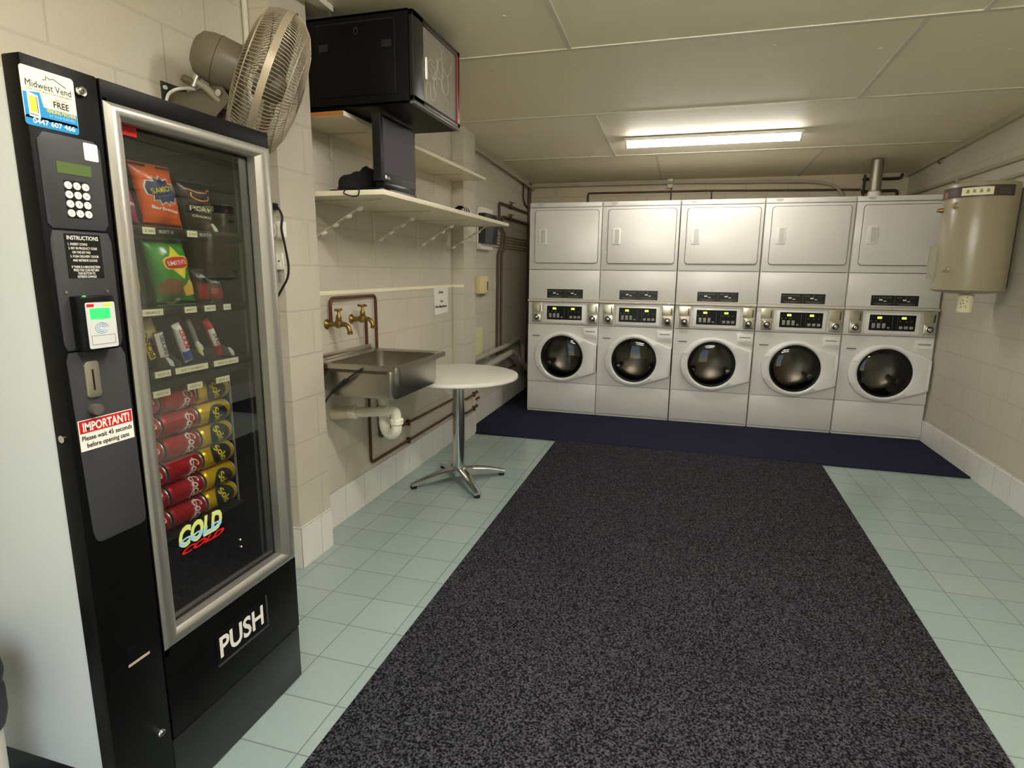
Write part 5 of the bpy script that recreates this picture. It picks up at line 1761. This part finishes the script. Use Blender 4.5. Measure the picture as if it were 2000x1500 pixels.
obj('lead', tube(bm_new(), smooth_path([(-0.205, PY - 0.03, 1.642), (-0.185, PY - 0.032, 1.638), (-0.165, PY - 0.03, 1.600), (-0.160, PY - 0.045, 1.548), (-0.158, PY - 0.03, 1.47), (-0.156, PY - 0.02, 1.40), (-0.164, PY - 0.02, 1.35), (-0.19, PY - 0.02, 1.31), (-0.222, PY - 0.02, 1.265)]), 0.0048, 8), M['rubber'], t)
bm = bm_new()
tube(bm, smooth_path([(-0.245, PY - 0.008, 1.60), (-0.225, PY - 0.015, 1.575), (-0.212, PY - 0.015, 1.545), (-0.225, PY - 0.015, 1.515), (-0.250, PY - 0.008, 1.505)]), 0.0045, 8)
tag(obj('white_lead', bm, M['white']), 'white lead looped on the near pier just beside the machine frame', 'cable')
bm = bm_new()
tube(bm, smooth_path([(-0.218, PY - 0.006, 1.383), (-0.216, PY - 0.006, 1.34), (-0.217, PY - 0.006, 1.33)]), 0.004, 6)
tag(obj('thin_lead', bm, M['greyink']), 'thin grey lead below the small white box', 'cable')

# ------------------------------------------------------------ far left wall beyond the second pier
t = thing('wall_dispenser', 'white wall dispenser with a dark smoked front beyond the far pier', 'dispenser', (XL, -0.47, 1.56))
bm = bm_new()
box(bm, XL, XL + 0.045, -0.640, -0.310, 1.565, 1.925, 0.008)
obj('case', bm, M['paper'], t)
bm = bm_new()
prism(bm, [(0.0, 1.615), (0.062, 1.615), (0.072, 1.75), (0.062, 1.872), (0.0, 1.872)], (XL + 0.02, -0.308, 0), X, Z, 0, 0.334, 0.004)
obj('smoked_cover', bm, mat('smoked grey cover', col(44, 48, 52), 0.15), t)
t = thing('wall_box', 'small cream plastic box with a dark slot on the far left wall, below the dispenser', 'wall box', (XL, -0.55, 1.18))
bm = box(bm_new(), XL, XL + 0.06, -0.66, -0.470, 1.185, 1.335, 0.006)
obj('box_body', bm, M['cream'], t)
obj('box_slot', box(bm_new(), XL + 0.058, XL + 0.062, -0.515, -0.495, 1.215, 1.290, 0.001), M['black'], t)
obj('box_spout', box(bm_new(), XL + 0.01, XL + 0.04, -0.52, -0.50, 1.160, 1.187, 0.002), M['greypvc'], t)
t = obj('paint_patch', box(bm_new(), XL, XL + 0.0015, -0.66, -0.48, 0.62, 0.885), mat('pale yellow paint', col(214, 214, 170), 0.5))
tag(t, 'pale yellow unpainted patch on the far left wall below the cream box', 'paint patch')
WX = XL + 0.018
pipe('riser_pipe', 'left brown riser pipe with a stop valve on the far left wall', [(WX, 1.015, 2.02), (WX, -0.03, 2.02), (WX, -0.03, 1.78), (WX + 0.022, -0.015, 1.74), (WX + 0.022, -0.02, 1.61), (WX, -0.06, 1.55), (WX, -0.08, 0.57)], 0.012, M['brownpipe'], 0.03, 'riser pipes on the far left wall')
pipe('riser_pipe', 'right brown riser pipe with a stop valve on the far left wall', [(WX, 1.015, 1.90), (WX, 0.06, 1.90), (WX, 0.06, 1.78), (WX + 0.022, 0.09, 1.74), (WX + 0.022, 0.085, 1.61), (WX, 0.05, 1.55), (WX, 0.04, 0.57)], 0.012, M['brownpipe'], 0.03, 'riser pipes on the far left wall')
for y, z, lb in ((0.35, 2.02, 'upper brown stop valve on the far left wall'), (0.33, 1.90, 'lower brown stop valve on the far left wall')):
    t = thing('stop_valve', lb, 'valve', (WX, y, z))
    obj('valve_body', lathe(bm_new(), [(0.016, -0.045), (0.019, -0.03), (0.022, 0.0), (0.019, 0.03), (0.016, 0.045)], (WX, y, z), Y, 16), M['brownpipe'], t)
    bm = cyl(bm_new(), (WX, y, z), (WX + 0.012, y, z + 0.04), 0.009, 12)
    lathe(bm, [(0.026, 0), (0.026, 0.008)], (WX + 0.012, y, z + 0.038), (0.3, 0, 1), 16)
    obj('valve_handle', bm, M['brownpipe'], t)
for k, z in enumerate((1.722, 1.694, 1.666, 1.638, 1.610)):
    pipe('wall_conduit', '%s of five thin level pipes from the dispenser to the corner' % ('top pipe', 'second pipe from the top', 'middle pipe', 'fourth pipe from the top', 'lowest pipe')[k],
         [(XL + 0.010, -0.32, z), (XL + 0.010, 1.19, z)], 0.0075, M['conduit'], group='level pipes on the far left wall')
pipe('corner_pipe', 'dark brown pipe standing in the far left corner', [(XL + 0.028, 1.05, 2.345), (XL + 0.028, 1.05, 0.02)], 0.020, M['brownpipe'])
pipe('corner_lead', 'dark lead hanging near the ceiling in the far left corner', [(XL + 0.012, 0.86, 2.32), (XL + 0.012, 0.84, 2.16), (XL + 0.012, 0.93, 2.10), (XL + 0.012, 1.02, 2.08)], 0.010, M['brownpipe'], 0.04)
pipe('ceiling_pipe', 'long pale pipe along the top of the far left wall', [(XL + 0.045, -0.91, ceil_z(-0.91) - 0.062), (XL + 0.045, 1.18, ceil_z(1.18) - 0.062)], 0.013, M['conduit'])
pipe('drain_pipe', 'upper grey drain pipe bending down in the far left corner', [(-0.245, -0.915, 0.632), (-0.245, 0.20, 0.640), (-0.245, 0.50, 0.675), (-0.245, 0.72, 0.62), (-0.245, 0.74, 0.40), (-0.215, 0.70, 0.33)], 0.024, M['greypvc'], 0.12, 'grey drain pipes in the corner', [(-0.245, -0.55, 0.636)])
pipe('drain_pipe', 'lower grey drain pipe sloping down in the far left corner', [(-0.20, -0.75, 0.54), (-0.20, 0.14, 0.575), (-0.195, 0.20, 0.56), (-0.16, 0.62, 0.33)], 0.030, M['greypvc'], 0.03, 'grey drain pipes in the corner')

# ------------------------------------------------------------ pipes and vent on the back wall
BY = YB - 0.018
pipe('back_conduit', 'long painted conduit along the top of the back wall, bending down behind the dryers', [(-0.28, BY - 0.03, 2.322), (1.4, BY - 0.03, 2.318), (2.62, BY - 0.03, 2.292), (2.86, BY - 0.03, 2.24), (2.93, BY - 0.03, 2.02)], 0.014, M['conduit'], 0.14)
pipe('back_pipe', 'brown pipe along the back wall just above the dryers', [(0.36, BY, 2.12), (0.36, BY, 2.236), (1.6, BY, 2.232), (3.05, BY, 2.205)], 0.010, M['brownpipe'], 0.02)
for x, lb in ((1.25, 'short pipe dropping from the grey box on the back wall'), (1.66, 'short pipe dropping from the brown back pipe, right of the grey box')):
    pipe('drop_pipe', lb, [(x, BY - 0.006, 2.29 if x < 1.3 else 2.22), (x, BY - 0.006, 2.06)], 0.007, M['brownpipe'])
t = thing('sensor_box', 'small pale box fixed at the top of the back wall', 'sensor', (1.235, YB, 2.31))
obj('box_body', box(bm_new(), 1.205, 1.265, YB - 0.05, YB, 2.265, 2.375, 0.008), M['strip'], t)
t = thing('dryer_vent', 'metal vent duct rising from the right dryer to the ceiling', 'vent duct', (3.0, 0.50, 2.012))
bm = bm_new()
prof = [(0.047, 2.10)]
zz = 2.10
while zz < ceil_z(0.5) - 0.01:
    prof += [(0.049, zz + 0.004), (0.047, zz + 0.012)]
    zz += 0.016
lathe(bm, prof, (3.0, 0.50, 0), Z, 28)
obj('duct', bm, M['duct'], t)
obj('collar', lathe(bm_new(), [(0.050, 2.030), (0.051, 2.035), (0.051, 2.098), (0.049, 2.102)], (3.0, 0.50, 0), Z, 28), M['paper'], t)
obj('clamp', lathe(bm_new(), [(0.053, 2.026), (0.053, 2.036)], (3.0, 0.50, 0), Z, 28), M['rubber'], t)
obj('spigot', lathe(bm_new(), [(0.049, 2.0142), (0.049, 2.028)], (3.0, 0.50, 0), Z, 28), M['paper'], t)
pipe('flue_pipe', 'upper dark bent pipe on the back wall right of the vent duct', [(3.06, BY, 2.30), (3.385, BY, 2.30), (3.40, BY, 2.345)], 0.014, mat('dark brown pipe', col(54, 42, 32), 0.6), 0.03, 'dark pipes right of the vent duct')
pipe('flue_pipe', 'lower dark bent pipe on the back wall right of the vent duct', [(3.06, BY, 2.185), (3.37, BY, 2.19), (3.38, BY, 2.02)], 0.014, bpy.data.materials['dark brown pipe'], 0.03, 'dark pipes right of the vent duct')
pipe('flue_pipe', 'dark pipe standing on the back wall just right of the vent duct', [(3.07, BY - 0.03, 2.34), (3.07, BY - 0.03, 2.10)], 0.012, bpy.data.materials['dark brown pipe'], 0.03, 'dark pipes right of the vent duct')
# right wall pipes
RXP = XR - 0.016
pipe('side_pipe', 'painted pipe along the right wall above the water heater', [(RXP, 1.18, 2.135), (RXP, -2.6, 2.115)], 0.014, M['conduit'], clips=[(RXP, 0.0, 2.129), (RXP, -1.2, 2.122)])
pipe('heater_pipe', 'lower painted pipe on the right wall running forward from the water heater', [(RXP, -0.70, 2.02), (RXP, -2.6, 2.02)], 0.010, M['conduit'])
t = obj('pipe_hook', tube(bm_new(), smooth_path([(XR - 0.004, 0.44, 2.315), (XR - 0.02, 0.44, 2.315), (XR - 0.024, 0.42, 2.338), (XR - 0.02, 0.32, 2.343)]), 0.006, 8), M['brownpipe'])
tag(t, 'small brown hook at the top of the right wall near the back corner', 'hook')

# ------------------------------------------------------------ water heater
HX, HY, HR, HZ0, HZ1 = 3.225, -1.0, 0.197, 1.290, 1.955
wh = thing('water_heater', 'beige cylindrical water heater hung on the right wall in front of the end machine', 'water heater', (HX, HY, HZ0))
fa = math.atan2(-0.93, -0.363)
def hp(s, z, r=HR):
    return Vector((HX + r * math.cos(fa + s), HY + r * math.sin(fa + s), z))
bm = lathe(bm_new(), [(0.0, HZ0 - 0.022), (0.10, HZ0 - 0.018), (0.17, HZ0 - 0.008), (HR - 0.006, HZ0), (HR, HZ0 + 0.006), (HR, HZ0 + 0.020), (HR - 0.002, HZ0 + 0.022), (HR - 0.002, HZ1 - 0.012), (HR - 0.006, HZ1 - 0.003), (HR - 0.016, HZ1), (0.0, HZ1 + 0.01)], (HX, HY, 0), Z, 72, cap=False)
obj('tank', bm, M['heater'], wh)
def band(name, s0, s1, z0, z1, m, r):
    bm = bm_new()
    n = max(3, int(abs(s1 - s0) / 0.06))
    a = [bm.verts.new(hp(s0 + (s1 - s0) * k / n, z0, r)) for k in range(n + 1)]
    b = [bm.verts.new(hp(s0 + (s1 - s0) * k / n, z1, r)) for k in range(n + 1)]
    for k in range(n):
        bm.faces.new([a[k], a[k + 1], b[k + 1], b[k]])
    return obj(name, bm, m, wh)
# s runs to the right seen from the room
band('label_band', -1.75, 0.95, 1.865, 1.930, mat('dark grey label', col(66, 58, 56), 0.4), HR + 0.0004)
band('rating_label', -0.52, 0.30, 1.873, 1.919, M['card'], HR + 0.0009)
band('red_badge', -1.20, -1.02, 1.872, 1.905, mat('faded red badge', col(186, 84, 84), 0.5), HR + 0.0009)
bm = bm_new()
def on_tank(s, sz, z, width, m, nm):
    tb = text_bm(s, sz, (0, 0, 0), X, Z, width=width, bold=0.01)
    return tb
for s, sz, z, cs, width in (('Electric', 0.012, 1.902, -0.80, 0.042), ('hot water', 0.010, 1.884, -0.80, 0.045), ('FACTORY SET', 0.010, 1.902, 0.62, 0.06), ('electric storage', 0.009, 1.885, 0.62, 0.062)):
    tb = text_bm(s, sz, (0, 0, 0), X, Z, width=width, bold=0.01)
    for v in tb.verts:
        v.co = hp(cs + v.co.x / HR, z + v.co.z, HR + 0.0012)
    add(bm, tb)
obj('label_text', bm, M['greyink'], wh)
bm = bm_new()
for k in range(4):
    s0 = -0.40 + 0.17 * k
    a = [hp(s0, 1.886 + 0.004 * (k % 2), HR + 0.0014), hp(s0 + 0.09, 1.886, HR + 0.0014), hp(s0 + 0.09, 1.906, HR + 0.0014), hp(s0 + 0.02, 1.908, HR + 0.0014)]
    bm.faces.new([bm.verts.new(p) for p in a])
obj('rating_marks', bm, mat('olive print', col(150, 140, 84), 0.5), wh)
for s, z in ((-0.66, 1.818), (-0.66, 1.425)):
    nrm = (hp(s, z) - Vector((HX, HY, z))).normalized()
    bm = lathe(bm_new(), [(0.022, 0), (0.022, 0.003), (0.016, 0.007), (0.013, 0.012), (0.013, 0.026), (0.009, 0.030), (0, 0.030)], hp(s, z, HR - 0.003), nrm, 18)
    obj('port_fitting', bm, M['heater'], wh)
nl = (hp(-1.50, 1.46) - Vector((HX, HY, 1.46))).normalized()
tl = Vector((-nl.y, nl.x, 0))
bm = bm_new()
prism(bm, [(-0.05, 1.365), (0.05, 1.365), (0.05, 1.572), (-0.05, 1.572)], Vector((HX, HY, 0)) + nl * (HR - 0.012), tl, Z, 0, 0.045, 0.004)
obj('terminal_box', bm, M['heater'], wh)
bm = lathe(bm_new(), [(0.014, 0), (0.014, 0.02), (0.010, 0.022), (0.010, 0.035)], hp(-1.25, 1.80, HR - 0.004), nl, 14)
obj('relief_valve', bm, M['brass'], wh)
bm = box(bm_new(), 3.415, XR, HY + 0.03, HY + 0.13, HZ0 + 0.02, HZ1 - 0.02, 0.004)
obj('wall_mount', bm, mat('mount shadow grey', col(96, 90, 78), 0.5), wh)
t = thing('overflow_sleeve', 'cream plastic sleeve with dark print hanging below the water heater', 'pipe sleeve', (3.205, -1.060, 1.15))
bm = lathe(bm_new(), [(0.040, 1.152), (0.043, 1.156), (0.043, 1.264), (0.036, 1.2665), (0.036, 1.2675)], (3.205, -1.060, 0), Z, 28)
obj('sleeve', bm, mat('cream sleeve', col(226, 218, 186), 0.4), t)
bm = bm_new()
rs = random.Random(4)
for k in range(12):
    s0, z0 = rs.uniform(-0.7, 0.2), rs.uniform(1.175, 1.26)
    p = [Vector((3.205 + 0.0435 * math.cos(fa + a), -1.060 + 0.0435 * math.sin(fa + a), z)) for a, z in ((s0, z0), (s0 + rs.uniform(0.08, 0.2), z0), (s0 + rs.uniform(0.08, 0.2), z0 + 0.004), (s0, z0 + 0.005))]
    bm.faces.new([bm.verts.new(q) for q in p])
obj('sleeve_print', bm, M['ink'], t)

# ------------------------------------------------------------ what stands at the left edge, in front of the vending machine
t = thing('litter_bin', 'dark bin with a white base at the left edge, beside the vending machine', 'bin', (-0.018, -4.83, 0.0))
bm = lathe(bm_new(), [(0.068, 0.0), (0.07, 0.01), (0.076, 0.36), (0.074, 0.366)], (-0.018, -4.83, 0), Z, 32)
obj('base_sleeve', bm, M['paper'], t)
bm = lathe(bm_new(), [(0.072, 0.3665), (0.084, 0.374), (0.090, 0.40), (0.091, 0.455), (0.086, 0.470), (0.0, 0.472)], (-0.018, -4.83, 0), Z, 32)
obj('bin_body', bm, mat('dark plum plastic', col(42, 34, 40), 0.4), t)
obj('bin_lid', lathe(bm_new(), [(0.080, 0.470), (0.090, 0.478), (0.094, 0.500), (0.090, 0.525), (0.06, 0.545), (0.0, 0.55)], (-0.018, -4.83, 0), Z, 32), M['black'], t)
